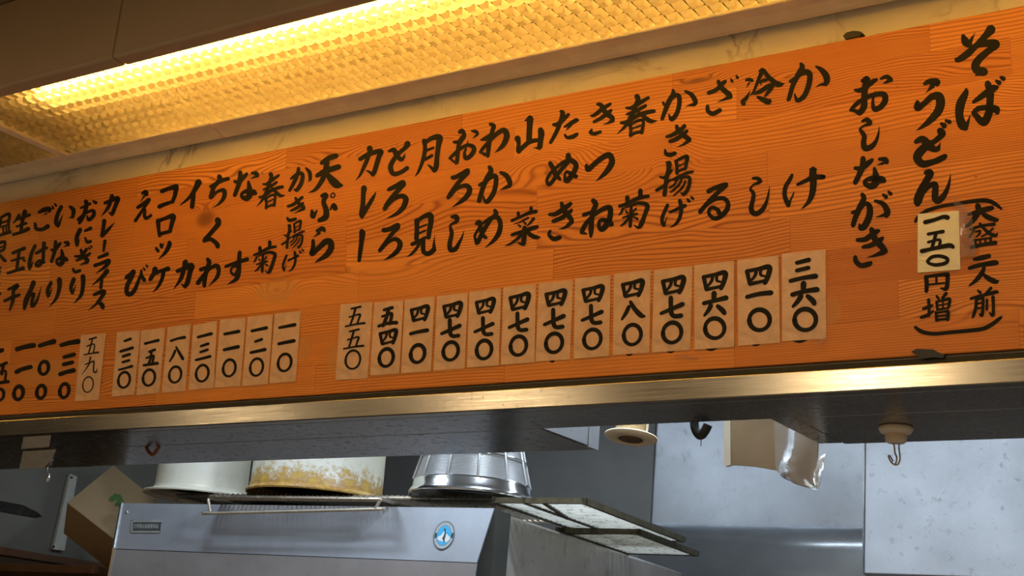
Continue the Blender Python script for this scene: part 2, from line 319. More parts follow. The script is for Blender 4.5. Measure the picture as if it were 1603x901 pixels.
# lower sheet bulges out of the fold like a cove
rc_ = .075
bl = [(0, zf)] + [(-rc_ * math.sin(q), zf - .001 - rc_ * (1 - math.cos(q))) for q in [math.pi / 2 * k / 16 for k in range(1, 17)]] + [(-rc_, zf - .6), (.03, zf - .6), (.03, zf)]
cv = MB()
cv.prism([KP(aS - .004, WB + b, z) for b, z in bl], KX * (aR - aS)); o = struct('trim_10', cv, M['cove'])
for q in o.data.polygons:
    if len(q.vertices) == 4: q.use_smooth = True
zl0 = onX(0, 855, XL).z
struct('wall_left', MB().box(XL - .04, XL, .35, 2.2, zl0, 2.645), M['greyboard'])
struct('wall_lower', MB().box(XL - .10, XL - .05, .35, 2.4, 0, zl0 - .06), M['gap'])
struct('trim_11', MB().box(XL - .04, XL + .012, .35, 2.2, zl0 - .022, zl0 - .0005), M['brown'], .002)
struct('trim_12', MB().box(XL - .04, -2.87, .78, 1.35, 1.8285, 1.8487), M['brown'], .002)

# ------------------------------------------------------------------ ceiling lights behind prismatic sheets
dvx = onZ(52, 221.5, 2.506).x
def light(x0, x1, tubes, label):
    e = empty('ceiling_light', ((x0 + x1) / 2, -.21, zt + .005)); tag(e, label, 'ceiling light', 'prismatic ceiling lights in the light cove')
    px, py = .0218, .0241; y0, y1, z0 = -.3445, -.0805, zt + .0125; nx, ny = int((x1 - x0) / px), int((y1 - y0) / py); sx, sy = (x1 - x0) / nx, (y1 - y0) / ny
    vs, fs = [], []; rnd = random.Random(3)
    for i in range(nx):
        for j in range(ny):
            a, b = x0 + i * sx, y0 + j * sy; n = len(vs); h = .0070 + rnd.uniform(-.0003, .0003)
            ox, oy = rnd.uniform(-.0003, .0003), rnd.uniform(-.0003, .0003)
            gr = .0016
            vs += [(a, b, z0), (a + sx, b, z0), (a + sx, b + sy, z0), (a, b + sy, z0), (a + gr, b + gr, z0), (a + sx - gr, b + gr, z0), (a + sx - gr, b + sy - gr, z0), (a + gr, b + sy - gr, z0)]
            vs += [(a + sx * (.26 + .48 * p) + ox, b + sy * (.26 + .48 * q) + oy, z0 - h) for p, q in ((0, 0), (1, 0), (1, 1), (0, 1))]
            fs += [(n + k, n + 4 + k, n + 4 + (k + 1) % 4, n + (k + 1) % 4) for k in range(4)]
            fs += [(n + 8, n + 11, n + 10, n + 9)] + [(n + 4 + k, n + 8 + k, n + 8 + (k + 1) % 4, n + 4 + (k + 1) % 4) for k in range(4)]
    df = mk('diffuser', vs, fs, M['diff'], e); df.data.materials.append(M['groove']); df.data.polygons.foreach_set('material_index', [1 if k % 9 < 4 else 0 for k in range(len(fs))])  # narrow strips around each cell use a darker material
    hz = 2.628
    h = MB().box(x0, x1, y0 - .0003, y1 + .002, hz, hz + .004).box(x0, x1, y1 + .001, y1 + .004, z0 + .001, hz).box(x0, x1, y0 - .0004, y0, z0 + .001, hz); h.build('housing', M['housing'], e)
    for a, b in tubes: MB().tube([(a, -.272, 2.5455), (b, -.272, 2.5455)], .0135, 12).build('tube', M['tube'], e)
    return e
light(dvx + .010, .72, [(-1.95, -.73), (-.68, .50)], 'long lit prismatic ceiling light glowing amber above the wooden menu board')
light(-4.0, dvx - .010, [(-3.9, -2.72)], 'dim end prismatic ceiling light beyond the cross bar at the upper left')
struct('trim_13', MB().box(dvx - .0095, dvx + .0095, -.344, -.081, zt + .002, zt + .016), M['trim'], .0015)

# ------------------------------------------------------------------ overhead cabinets behind the header, each with a steel end
zu = 1.9985
xs1 = onZ(45, 702, zu).x - .02; xc = onZ(845, 670, zu).x; xr = onZ(1282, 695, zu).x; xr2 = onZ(1320, 694, zu).x
def ohc(x0, x1, y1, label):
    e = empty('overhead_cabinet', ((x0 + x1) / 2, .2, zu)); tag(e, label, 'cabinet', 'steel cabinets hanging behind the header'); return e
e = ohc(xs1, xc, .288, 'long steel overhead cabinet above the pots with a pale end panel')
MB().box(xs1 + .002, xc - .002, .1225, .288, zu, 2.45).build('body', M['under'], e, bev=.001)
MB().box(xc - .0018, xc, .1225, .2585, zu + .002, 2.45).build('end_panel', M['panelsteel'], e)  # paler steel puts the kitchen light on this end into the colour
MB().box(xc - .0018, xc + .002, .260, .290, zu - .001, 2.45).build('flange', M['panelsteel'], e, bev=.0006)
e = ohc(-4.0, xs1, .29, 'dull steel overhead cabinet at the far left end above the grey board wall')
MB().box(-4.0, xs1 - .002, .1225, .290, zu - .0005, 2.45).build('body', M['under'], e, bev=.001)
e = ohc(xr, .70, .30, 'steel overhead cabinet carrying the white suction hook')
MB().box(xr2 + .001, .70, .1225, .305, zu, 2.45).build('body', M['under'], e, bev=.001)
MB().box(xr, xr2 - .0015, .1225, .302, zu + .001, 2.45).build('flange', M['under'], e, bev=.001)

# ------------------------------------------------------------------ the menu board and its lettering
BL = .4205
board = MB().bbox(-2.72, .12, 0, BL, -.018, 0).build('menu_board', M['wood'], loc=(0, 0, ZB), bev=.0012)
tag(board, 'long orange pine menu board with black brush lettering hung under the light', 'menu board')
TL = {1: (1403, 20, 4.505), 2: (1403, 180, 4.505), 3: (1403, 360, 4.505), 4: (1300, 100, 6.007), 5: (1300, 230, 4.507), 0: (800, 0, 4.005), 6: (1140, 80, 7.511), 7: (1080, 240, 6.679),
      8: (1000, 110, 6.436), 9: (1010, 230, 6.44), 10: (850, 140, 8.906), 11: (840, 220, 5.632), 12: (690, 170, 8.906), 13: (690, 260, 6.433), 14: (550, 210, 6.933), 15: (550, 310, 8.193),
      16: (430, 220, 4.29), 17: (350, 260, 4.742), 18: (190, 270, 8.906), 19: (190, 330, 6.433), 20: (70, 290, 4.508), 21: (0, 310, 5.008), 22: (0, 500, 5.633), 23: (160, 480, 6.435),
      24: (320, 480, 6.435), 25: (515, 460, 6.435), 26: (670, 440, 6.006), 27: (830, 420, 5.63), 28: (1010, 390, 5.3), 29: (1140, 380, 5.006)}
def strokes(tile, s):
    x0, y0, k = TL[tile]; out = []
    for st in s.split(';'):
        st = st.strip()
        if st: out.append([(x0 + a / k, y0 + b / k, c / k) for a, b, c in (tuple(map(float, p.split(','))) for p in st.split())])
    return out
def tile(t, x, y): x0, y0, k = TL[t]; return (x0 + x / k, y0 + y / k)
G = {}
def g(key, t, s): G[key] = strokes(t, s)
def bb(ss): 
    a = [(p[0] - p[2] / 2, p[1] - p[2] / 2, p[0] + p[2] / 2, p[1] + p[2] / 2) for s in ss for p in s]
    return min(q[0] for q in a), min(q[1] for q in a), max(q[2] for q in a), max(q[3] for q in a)
def fit(key, t, x0, y0, x1, y1, wk=1.0):       # the same character written again elsewhere
    ss = G[key]; a, b, c, d = bb(ss); X0, Y0 = tile(t, x0, y0); X1, Y1 = tile(t, x1, y1); kx_, ky_ = (X1 - X0) / (c - a), (Y1 - Y0) / (d - b)
    return [[(X0 + (p[0] - a) * kx_, Y0 + (p[1] - b) * ky_, p[2] * (kx_ + ky_) / 2 * wk) for p in s] for s in ss]
def ring(t, cx, cy, rx, ry, wd, lean=.10):
    p = [(cx + rx * math.cos(a) - lean * ry * math.sin(a), cy + ry * math.sin(a), wd * (1 + .12 * math.sin(a * 1.5))) for a in [math.pi + 2 * math.pi * i / 16 for i in range(17)]]
    return strokes(t, ' '.join('%f,%f,%f' % q for q in p))
def ink_mesh(ss, d0):
    mb = MB()
    for i, st in enumerate(ss):
        if len(st) == 2: st = [st[0], tuple((a + b) / 2 for a, b in zip(*st)), st[1]]
        P = cr(st); n = len(P); L = []; Rr = []; d = d0 + .00004 * i
        for k, p in enumerate(P):
            a, b = P[max(k - 1, 0)], P[min(k + 1, n - 1)]; tx, ty = b[0] - a[0], b[1] - a[1]; l = math.hypot(tx, ty) or 1; tx, ty = tx / l, ty / l; h = max(p[2] * 1.07 - .02, .15) / 2
            L.append((p[0] + ty * h, p[1] - tx * h)); Rr.append((p[0] - ty * h, p[1] + tx * h))
            if k == 0: t0 = math.atan2(-ty, -tx)
            if k == n - 1: t1 = math.atan2(ty, tx)
        def cap(p, t, m=7):
            return [(p[0] + math.cos(t + q) * max(p[2], .15) * .5 * (.92 + .08 * abs(math.cos(q))), p[1] + math.sin(t + q) * max(p[2], .15) * .5) for q in [-math.pi / 2 + math.pi * j / (m + 1) for j in range(1, m + 1)]]
        vs = [onB(*q, d) for q in L + Rr]; fs = [(k, k + 1, n + k + 1, n + k) for k in range(n - 1)]
        for c, t, iL in ((P[0], t0, 0), (P[-1], t1, n - 1)):
            arc = [onB(*q, d) for q in cap(c, t)]; s = len(vs); vs += arc
            fs.append(((n + iL,) + tuple(range(s, s + len(arc))) + (iL,)) if iL == 0 else ((iL,) + tuple(range(s, s + len(arc))) + (n + iL,)))
        mb.add(vs, fs)
    return mb
def word(name, parent, chars, d=.0004):       # one painted word, each character a mesh of its own
    e = empty(name, (0, 0, 0)); e.parent = parent
    for k in chars: ink_mesh(G[k] if isinstance(k, str) else k, d).build('character', M['ink'], e)
    return e

g('so', 1, '472,165,30 490,205,56 520,232,36; 515,215,36 540,170,14 558,140,2; 668,118,66 630,162,46 560,235,40 500,290,48 440,330,38 425,330,30; 525,250,24 600,220,44 690,215,56 702,232,46 650,268,44 590,320,50 560,365,56 568,402,56 618,415,58; 600,425,36 555,443,4')
g('ba', 1, '494,535,14 490,565,40 455,640,60 445,720,55 465,790,60 488,812,40; 488,805,40 510,760,18 522,715,4; 545,628,24 600,590,40 680,535,48 708,525,30; 645,500,44 662,560,50 660,640,48 655,700,52 625,765,56 595,760,50 560,720,38 545,705,30 580,675,36 640,668,40 700,680,54 712,700,36; 705,480,20 725,492,34; 738,455,22 757,465,32')
g('u', 1, '200,500,24 235,485,40 282,490,54 288,500,40; 255,515,36 228,545,14 205,565,3; 150,630,30 150,668,50 190,645,38 250,592,44 300,590,60 312,640,60 290,700,55 230,765,40 180,805,22 140,830,3')
g('do', 2, '318,60,22 338,75,40; 350,38,20 376,48,30; 310,112,48 325,135,44 270,185,36 215,215,50 160,270,60 150,310,55 190,345,50 260,330,40 320,305,42 345,290,34; 138,188,30 185,170,48 230,215,60 270,240,40 295,235,34; 292,240,32 308,205,10 312,188,2')
g('n', 2, '210,405,34 240,408,48 215,460,48 175,530,50 150,590,50 150,622,46; 155,610,50 190,545,30 240,495,34 275,490,40 275,540,45 275,590,45 300,600,45 340,560,36 370,490,22 384,410,2')
g('paren_top', 2, '135,750,20 160,710,22 230,668,26 330,640,24 430,625,24 540,607,28 640,603,30 700,628,28 740,660,16')
g('dai', 2, '510,700,20 560,685,30 640,662,36 676,655,30; 575,640,40 580,680,40 545,735,36 510,775,24 475,790,14; 590,675,20 640,715,36 700,738,30 715,735,18')
g('mori', 3, '520,-5,16 600,-30,20 690,-42,26; 545,-10,20 535,20,18 515,50,14; 560,12,14 592,5,16 580,35,14 565,45,10; 590,-45,20 620,-10,22 660,25,26 700,38,24 715,20,8; 680,-10,16 640,25,14 600,45,12; 530,120,26 610,102,24 700,88,28; 555,75,18 560,110,18; 590,65,12 595,105,14; 625,60,12 630,100,14; 665,58,16 665,95,18; 545,72,14 610,62,14 670,54,16')
g('ni', 3, '550,205,22 600,195,34 655,182,30; 515,268,24 580,248,28 690,230,36 712,232,24')
g('hito', 3, '620,245,20 610,290,30 570,345,30 515,392,12; 600,300,16 650,340,34 700,362,34 718,355,14')
g('mae', 3, '575,425,14 592,440,24; 668,408,22 640,440,22 620,455,14; 525,482,18 600,462,22 700,437,26 715,440,16; 565,490,22 560,550,22 545,600,22 535,618,10; 565,490,14 600,480,20 612,482,20 610,560,22 603,600,24 585,590,10; 570,520,12 605,512,12; 568,552,12 605,545,12; 640,490,18 638,560,18; 682,470,24 685,550,22 680,600,24 655,580,8')
g('paren_bottom', 3, '135,685,22 180,715,28 260,730,26 380,720,26 540,705,28 620,692,28 680,660,28 725,625,24 742,612,14')
g('en', 3, '210,330,30 215,380,30 212,430,26; 205,330,20 280,318,22 355,312,30 362,320,30 360,370,28 350,412,30 312,408,10; 282,318,16 284,370,16; 220,385,14 340,372,14')
g('mashi', 3, '190,555,18 230,540,22 255,530,16; 228,490,22 232,560,22 230,605,18; 175,615,20 220,600,24 260,570,16; 285,465,16 300,485,18; 352,445,22 325,480,20; 285,505,20 290,560,18; 285,505,14 340,492,16 375,485,22 372,530,20 365,545,16; 290,530,10 365,518,10; 295,560,14 370,547,14; 328,495,12 330,552,12; 280,580,20 285,635,22; 285,582,14 350,572,16 365,575,22 362,630,24; 290,605,12 360,600,12; 290,632,16 360,625,16')
g('note_ichi', 2, '203,755,30 270,738,26 330,718,28 362,722,34')
g('note_go', 3, '225,28,22 280,18,22 330,10,26; 282,20,24 265,80,24 250,130,24; 225,85,18 270,72,18 300,68,20 310,80,20 300,125,22; 180,148,30 260,130,26 370,108,32 400,118,26')
g('note_zero', 3, '220,218,22 250,190,24 300,182,24 350,195,26 362,215,26 340,235,26 280,245,24 235,235,22 220,218,22')
g('o', 4, '300,160,34 345,142,56 325,220,60 318,320,55 315,400,60 275,462,50; 275,465,40 230,440,34 195,435,26; 230,245,22 275,250,44 340,215,40 400,165,44 435,148,28; 190,435,30 245,375,40 330,320,40 430,285,45 505,290,55 512,350,55 470,405,50 420,425,50 400,390,36 400,330,24 415,300,16; 420,275,20 424,250,2; 475,138,26 530,120,40 565,150,50; 540,165,34 490,185,3')
g('shi', 4, '300,538,24 345,525,45 370,555,50; 365,565,36 315,580,20 280,612,26 295,640,40 318,680,45 312,740,50 325,790,55 380,780,50 425,730,36 450,660,20 458,580,2')
g('na', 5, '175,148,26 215,150,36 270,110,36 295,90,24; 230,80,36 225,140,40 200,200,36 175,250,34; 345,85,22 385,88,36 395,105,36; 370,115,20 325,128,2; 310,150,22 318,190,40 325,240,50 290,275,45 245,260,30 250,235,26 300,220,40 360,230,50 375,235,40')
g('ga', 5, '225,335,30 235,365,36 205,430,40 175,500,36 160,550,34; 155,462,24 190,450,30 245,400,30 275,420,40 275,480,45 245,550,45 215,570,40 205,545,14; 315,380,20 370,400,34 400,450,44 395,480,40; 375,480,24 320,495,2; 372,335,18 392,352,30; 410,315,18 425,330,28')
g('ki1', 5, '190,655,26 250,648,36 310,605,40 340,590,24; 230,705,24 290,690,34 350,655,34 370,640,20; 290,580,34 315,650,44 360,700,44 388,735,36; 375,740,40 310,765,18 252,780,2; 175,775,26 180,805,34 215,835,36 270,825,36 285,815,24')
g('ka1', 6, '855,150,40 870,190,60 820,280,60 760,400,55 720,540,50 705,570,44; 730,355,40 790,320,50 860,260,60 940,250,66 960,310,64 940,420,60 890,530,58 820,580,50 795,550,36 780,500,16; 1030,180,20 1090,215,54 1150,290,76 1160,360,66; 1150,385,50 1080,395,24 1022,430,3')
g('ke', 7, '1068,225,30 1040,280,42 1000,350,44 990,430,44 1010,500,48 1030,545,40; 1030,540,40 1050,490,22 1080,430,16 1088,395,3; 1125,325,30 1200,290,40 1290,250,50 1390,245,50 1400,242,36; 1288,170,66 1285,230,74 1290,320,66 1280,410,60 1250,490,45 1200,550,24 1160,580,3; 1255,165,20 1320,165,20')
g('hiya', 6, '210,340,28 250,335,44 280,345,40; 245,375,24 208,430,3; 180,615,56 165,590,40 205,560,46 235,510,26 258,462,4; 410,230,60 370,300,44 330,400,34 290,490,26 262,512,14; 370,235,30 410,222,44 470,300,54 550,370,60 600,390,64 655,382,14; 370,360,30 430,340,40 470,335,20; 310,495,34 380,470,48 470,410,52 520,400,40 500,440,50 455,500,36 430,530,20; 345,540,30 420,575,64 470,595,64 490,580,40; 380,380,20 390,405,4')
g('shi2', 7, '660,260,28 710,262,40 735,290,45; 720,305,36 660,330,20 635,375,30 665,420,40 655,500,45 640,570,50 660,620,55 710,625,50 770,570,45 805,490,30 825,400,16 834,340,2')
g('za', 0, '1240,582,26 1290,560,26 1330,520,28 1345,508,18; 1300,510,24 1320,550,30 1370,595,36; 1375,605,30 1330,625,14 1290,640,2; 1232,665,22 1235,695,26 1265,712,28 1310,690,26; 1379,498,14 1387,510,18; 1413,477,14 1421,488,18')
g('ru', 7, '195,395,50 240,370,45 340,335,50 382,322,40; 375,335,48 300,400,45 200,500,45 105,610,44; 200,520,30 270,475,40 350,470,45 395,510,45 390,580,50 330,650,50 260,680,45 205,640,36 200,590,34 240,565,36 290,590,45 305,625,45')
g('ka2', 8, '345,200,30 345,240,45 300,320,50 260,420,42 235,490,36; 245,325,26 270,350,30 330,280,36 390,250,44 410,300,44 395,400,44 360,470,46 325,490,44 302,440,10; 470,212,26 530,245,44 570,310,48 560,345,36; 545,345,36 500,355,14 470,370,2')
g('ki2', 8, '280,668,28 340,650,40 420,600,45 460,560,40; 315,715,36 380,690,44 450,640,40 485,610,32; 380,560,32 400,600,50 460,660,50 508,690,40; 510,700,44 450,745,24 380,775,3; 265,800,20 275,840,40 320,850,45 365,835,38')
g('age', 9, '240,165,56 235,230,44 215,310,44 205,400,40 195,480,44; 220,158,30 255,162,26; 150,300,22 200,305,34 265,235,30; 115,435,34 190,390,34 250,330,20; 310,140,34 320,200,34 320,265,34; 305,145,28 380,105,34 420,100,44 415,160,36 405,220,30; 325,195,16 400,165,16; 320,250,26 400,215,26; 240,345,16 330,300,26 430,258,30 485,245,20; 290,330,26 360,310,24 440,305,36 445,370,36 420,440,36 385,475,34 360,460,12; 325,325,20 290,380,22 245,410,20; 365,330,22 330,390,24 255,455,16; 405,340,20 370,410,22 285,490,12')
g('ge', 9, '225,585,34 200,640,36 175,700,36 170,750,36 188,790,34; 190,785,28 205,745,14 225,700,3; 250,655,28 310,630,30 390,595,40 405,590,34; 350,540,40 360,590,40 360,660,38 340,730,34 300,780,26 250,812,4; 425,525,24 442,545,34; 465,505,24 482,520,30')
g('ta', 10, '250,305,44 275,330,66 250,430,60 200,560,55 150,660,50 105,740,46; 145,490,40 200,485,60 290,410,60 355,350,44; 300,520,30 370,480,50 460,430,60 485,425,40; 390,490,40 340,550,20 318,575,3; 305,630,30 340,670,44 420,655,60 475,620,44')
g('ki3', 10, '670,365,30 720,355,50 830,270,60 940,200,40; 710,450,40 790,410,50 890,340,60 950,290,40; 760,205,40 810,220,64 870,320,70 960,390,66 975,420,50; 970,430,60 910,465,30 832,490,3; 680,560,30 660,600,44 720,615,50 800,590,44')
g('haru', 10, '1160,255,30 1230,255,50 1340,190,60 1470,115,44; 1170,345,34 1270,310,50 1360,265,50 1430,225,44; 1090,465,40 1180,450,60 1300,370,60 1440,320,60 1545,300,54; 1310,98,76 1325,140,66 1290,230,60 1240,350,60 1200,430,60 1130,530,40 1030,620,6; 1340,320,40 1420,390,60 1500,440,60 1585,435,14; 1210,480,60 1225,560,44 1220,640,50; 1215,490,30 1310,440,40 1390,430,44 1395,500,44 1375,600,50; 1240,545,24 1360,500,24; 1220,635,44 1300,600,40 1380,590,44')
g('tsu', 11, '440,220,34 455,255,44 510,205,44 580,150,46 640,125,48 665,180,52 640,240,50 590,300,36 522,358,4')
g('nu', 11, '120,200,40 148,250,44 170,300,46 205,340,30; 280,130,48 270,190,40 205,270,34 150,345,34 110,385,34 90,350,28 120,290,28 170,240,28 240,190,36 300,175,44 340,200,46 345,240,44 318,295,42 265,355,44 248,310,22 265,275,26 310,295,38 348,315,36')
g('ki4', 11, '115,650,30 170,645,40 240,600,44 300,555,34; 145,710,32 220,680,40 290,630,36 310,610,24; 220,550,30 240,610,50 280,660,46 310,700,40; 310,715,40 250,765,24 192,780,2; 120,795,24 110,830,30 150,865,40 205,852,36')
g('ne', 11, '500,530,44 522,560,44 500,620,44 485,700,44 480,790,44 478,845,24; 415,655,34 470,635,30 520,600,24; 400,800,40 430,740,40 500,660,34 590,600,40 645,590,44 650,650,46 630,720,50 580,780,46 552,760,36 555,710,30 600,700,40 660,735,46; 395,810,30 440,820,16')
g('kiku', 11, '730,578,26 800,555,34 900,505,36 985,490,30; 800,500,40 800,545,36; 915,440,40 915,500,36; 830,575,20 900,550,30 975,570,40 955,650,36 920,740,40 895,765,26 860,745,10; 760,600,24 745,635,22 725,655,12; 760,598,10 830,575,20; 835,580,24 830,660,32 825,755,30; 760,680,16 830,655,22 885,645,22; 785,615,14 800,638,20; 875,600,20 850,628,14; 810,680,20 780,720,22 742,750,14; 848,668,12 890,690,22')
g('wa', 12, '690,215,44 735,240,66 720,310,60 680,450,60 665,560,60 655,660,50; 565,435,30 640,410,70 720,360,66; 550,605,40 600,540,50 680,450,50 780,350,60 880,300,72 920,370,80 890,470,70 830,550,50 750,615,4; 560,610,30 620,640,50')
g('yama', 12, '1245,140,95 1240,220,80 1235,320,76 1230,440,76; 1175,165,20 1220,150,50; 1070,415,84 1085,480,55 1080,560,60 1085,595,66; 1085,595,60 1150,530,60 1240,460,60 1370,435,50; 1390,295,74 1400,350,84 1390,440,72 1380,535,70; 1375,550,50 1330,545,24 1285,545,4')
g('o2', 12, '265,325,56 300,310,60 325,375,60 280,440,70 245,530,55 235,640,55 225,740,55 210,770,30; 185,465,40 250,460,50 320,410,50; 125,690,40 180,640,50 270,560,50 370,510,50 450,530,60 460,590,60 400,670,60 345,685,60 330,620,40 350,560,30; 365,500,26 385,430,3; 130,695,30 190,745,34; 430,310,24 490,320,50 515,352,40; 500,370,34 440,418,3')
g('ro1', 13, '120,115,44 160,105,44 270,45,50; 275,60,40 190,150,44 110,260,44 75,315,40; 90,300,40 160,225,34 250,195,46 290,230,52 270,290,50 210,350,40 110,415,4')
g('ka3', 13, '490,10,40 505,50,50 460,130,50 420,230,46 385,350,44; 390,190,34 430,170,40 500,110,44 550,100,46 555,170,46 530,270,46 470,355,46 440,340,30 430,300,14; 605,65,34 660,95,50 695,160,50 690,200,40; 670,205,36 590,242,3')
g('shi3', 13, '110,510,30 155,510,50 165,545,44; 155,560,34 100,590,24 100,630,34 110,680,40 90,780,46 100,840,50 150,830,46 185,770,34 215,710,20 236,645,3')
g('me', 13, '360,578,36 388,562,44 400,620,44 420,690,40 455,718,36; 545,445,36 555,480,44 500,540,40 430,650,44 370,770,40; 400,600,30 345,690,26 345,720,26 362,775,40; 400,590,20 500,525,40 570,515,46 600,580,46 585,670,50 530,750,36 440,825,3')
g('na_veg', 13, '715,548,28 800,510,30 890,470,34 960,455,34; 780,470,34 785,520,26; 910,420,36 905,470,30; 740,580,10 800,560,14 880,520,22; 780,590,16 800,605,24; 835,560,18 855,580,24; 935,525,30 900,570,24 870,600,12; 715,690,30 800,665,36 900,630,40 970,610,36; 845,620,46 840,700,46 830,780,44; 820,785,30 765,765,6; 825,670,40 770,730,30 700,780,22 648,798,6; 865,650,40 910,695,44 965,715,40 1000,712,12')
g('tsuki', 14, '790,70,50 800,140,44 790,230,44 760,330,36 725,410,26 692,455,6; 800,90,40 880,40,50 955,38,70 945,120,55 930,240,50 920,350,55 900,395,46; 890,385,40 850,345,24 822,328,4; 815,175,28 890,145,28; 805,270,32 875,230,32')
g('to', 14, '410,185,30 460,170,50 490,220,55 530,270,45 560,265,36; 570,250,30 585,205,3; 610,105,66 580,150,46 500,220,45 440,310,50 425,370,55 460,430,50 540,410,45 606,365,44')
g('chikara', 14, '200,155,66 195,200,45 170,280,45 130,370,40 90,450,24 45,500,3; 95,270,44 180,220,50 280,190,50 325,190,50 300,240,50 270,340,50 245,420,50; 235,440,40 190,405,24 155,392,6')
g('re', 14, '138,585,64 130,650,50 125,760,50 115,860,60 115,890,50; 125,870,50 180,780,45 235,690,36 270,620,3')
g('ro2', 14, '405,600,40 460,575,50 560,525,60; 570,540,50 480,640,50 400,740,50 360,810,45; 375,790,40 450,710,40 540,670,50 590,700,60 570,780,55 520,840,45 450,885,30 381,915,4')
g('bar', 15, '135,425,66 140,460,75 130,560,60 115,680,55 100,800,44')
g('ro3', 15, '415,410,60 480,400,60 595,350,70; 600,370,60 510,470,50 430,580,50 365,670,50; 390,650,40 480,560,40 570,525,55 625,580,65 600,660,60 530,730,50 410,797,4')
g('mi', 15, '840,290,66 840,400,55 835,520,60; 835,300,40 930,235,55 1010,220,74 1020,300,66 1000,420,60 990,505,56; 870,375,24 965,340,24; 860,455,26 950,415,26; 780,590,50 870,550,50 950,505,40; 880,570,40 830,650,36 770,715,28 715,750,8; 925,545,50 920,620,55 930,690,55 990,710,60 1060,660,60; 1060,640,50 1060,560,24 1072,470,3')
g('ten', 16, '315,150,26 360,120,34 412,102,34; 285,235,28 340,205,36 430,175,34; 350,140,36 340,210,36 310,280,30 270,330,22 228,350,4; 345,215,24 390,270,50 420,295,50 450,300,20')
g('pu', 16, '318,370,26 345,366,32 328,410,30 345,465,36 342,512,40 300,535,28; 250,470,18 255,505,36; 258,510,30 285,468,10; 372,465,10 395,432,26 407,455,34; 375,368,8 390,350,8 405,362,8 395,382,8 380,380,8 375,368,8')
g('ra', 16, '285,605,22 320,590,30 335,605,20; 300,620,20 258,650,3; 258,670,22 258,720,30 250,760,34 290,725,32 340,680,40 372,680,42 378,720,40 350,765,36 300,800,20 268,818,3')
g('ka4', 16, '160,185,20 155,220,26 130,280,26 100,335,20; 110,255,16 150,225,22 185,225,26 180,280,28 150,330,26 130,325,10; 210,185,14 235,215,26 238,260,22; 230,270,8 222,275,2')
g('ki5', 16, '90,440,18 130,425,24 185,380,20; 110,470,16 150,450,22 190,420,18; 140,385,18 165,425,26 195,445,24; 195,455,24 130,490,3; 85,520,16 100,535,22 140,525,20')
g('su', 17, '15,745,22 80,720,26 175,690,30; 120,640,30 115,700,30 110,790,36 90,840,30 25,878,3; 110,740,24 65,750,16 55,785,18 80,805,20 105,770,20')
g('chi', 18, '1365,55,66 1370,100,60 1290,200,60 1260,290,60 1245,345,60; 1240,195,40 1300,165,50 1400,110,55 1490,85,50; 1250,345,60 1330,270,40 1420,245,60 1440,300,60 1410,380,50 1340,450,26 1265,488,3')
g('i_kata', 18, '1075,135,90 1040,210,70 970,320,50 900,390,36 825,448,16; 1010,260,50 1000,360,60 985,480,58')
g('ko', 18, '565,260,60 650,225,55 765,195,72; 765,210,70 745,320,55 710,410,50; 530,475,60 620,435,50 725,402,44')
g('e', 18, '290,290,36 335,272,64 350,300,60; 320,325,30 290,370,16 270,415,8; 230,485,50 300,440,50 385,378,54; 385,385,45 310,500,40 195,670,45; 300,530,30 330,510,30 320,590,45 345,635,45 412,597,40')
g('ku', 19, '970,92,60 975,130,52 920,200,44 840,290,45; 835,300,40 900,285,40 960,330,44 970,358,44')
g('ro_kata', 19, '370,100,48 375,180,36 385,250,34; 365,105,40 440,75,36 520,52,52 510,120,44 490,200,36; 385,235,36 430,220,34 495,205,34')
g('tsu_kata', 19, '350,375,26 370,402,34; 395,335,26 405,360,36; 410,355,24 432,315,3; 485,320,42 480,350,44 440,420,34 370,488,4')
g('bi', 19, '50,670,40 110,625,44; 120,612,52 100,670,44 60,750,44 55,820,44 85,840,44 130,800,40 165,720,34 195,640,26 200,600,16; 200,600,24 205,650,30 230,695,40; 222,575,16 235,590,24; 250,545,16 262,560,24')
g('ke_kata', 19, '340,585,54 325,630,44 290,688,40; 340,625,40 410,600,36 472,582,46; 425,605,40 410,680,36 370,760,28 315,823,4')
g('ka_kata', 19, '645,515,54 630,580,44 600,680,40 525,788,4; 565,605,40 630,580,44 705,550,58 690,620,48 665,720,48 640,760,40; 630,755,30 605,735,10')
g('wa2', 19, '870,488,40 885,520,44 860,590,44 840,680,44 835,755,36; 800,590,40 850,570,34; 770,725,44 820,660,40 890,580,34 960,552,46 980,600,40 960,670,36 880,755,4')
g('ka_k2', 20, '475,75,30 465,110,26 445,160,24 398,220,3; 425,125,22 470,105,26 516,92,32 500,140,28 480,195,28; 475,205,24 450,188,6')
g('re2', 20, '420,250,30 415,290,26 405,355,28; 405,355,28 450,310,22 495,260,3')
g('bar2', 20, '425,392,24 415,463,16')
g('ra_kata', 20, '380,510,20 442,484,26; 355,565,26 410,545,24 452,532,30 430,570,26 360,622,4')
g('i_k2', 20, '440,603,34 410,640,28 335,705,6; 405,650,20 395,722,24')
g('su_kata', 20, '350,770,24 418,747,28 400,790,26 360,840,18 308,880,4; 375,815,18 402,842,32 410,862,28')
g('o3', 20, '290,112,28 295,140,30 275,210,28 245,265,22; 255,160,16 320,130,20; 235,240,20 290,195,20 340,178,24 345,210,26 310,243,24 300,215,12; 342,110,14 360,122,26')
g('ni_hira', 20, '250,312,30 225,370,28 228,422,24; 232,420,18 250,370,3; 285,320,18 325,302,24; 285,370,14 300,400,22 325,394,20')
g('gi', 20, '215,500,18 260,495,24 295,450,22; 225,530,16 280,505,22 320,480,18; 255,455,20 275,500,28 303,528,26; 300,540,26 245,562,3; 200,590,20 215,610,22 248,600,22; 310,440,12 318,448,14; 325,428,12 332,436,14')
g('ri', 20, '205,662,30 185,720,26 195,758,24; 200,755,16 220,700,3; 270,642,34 270,700,28 255,775,24 202,835,3')
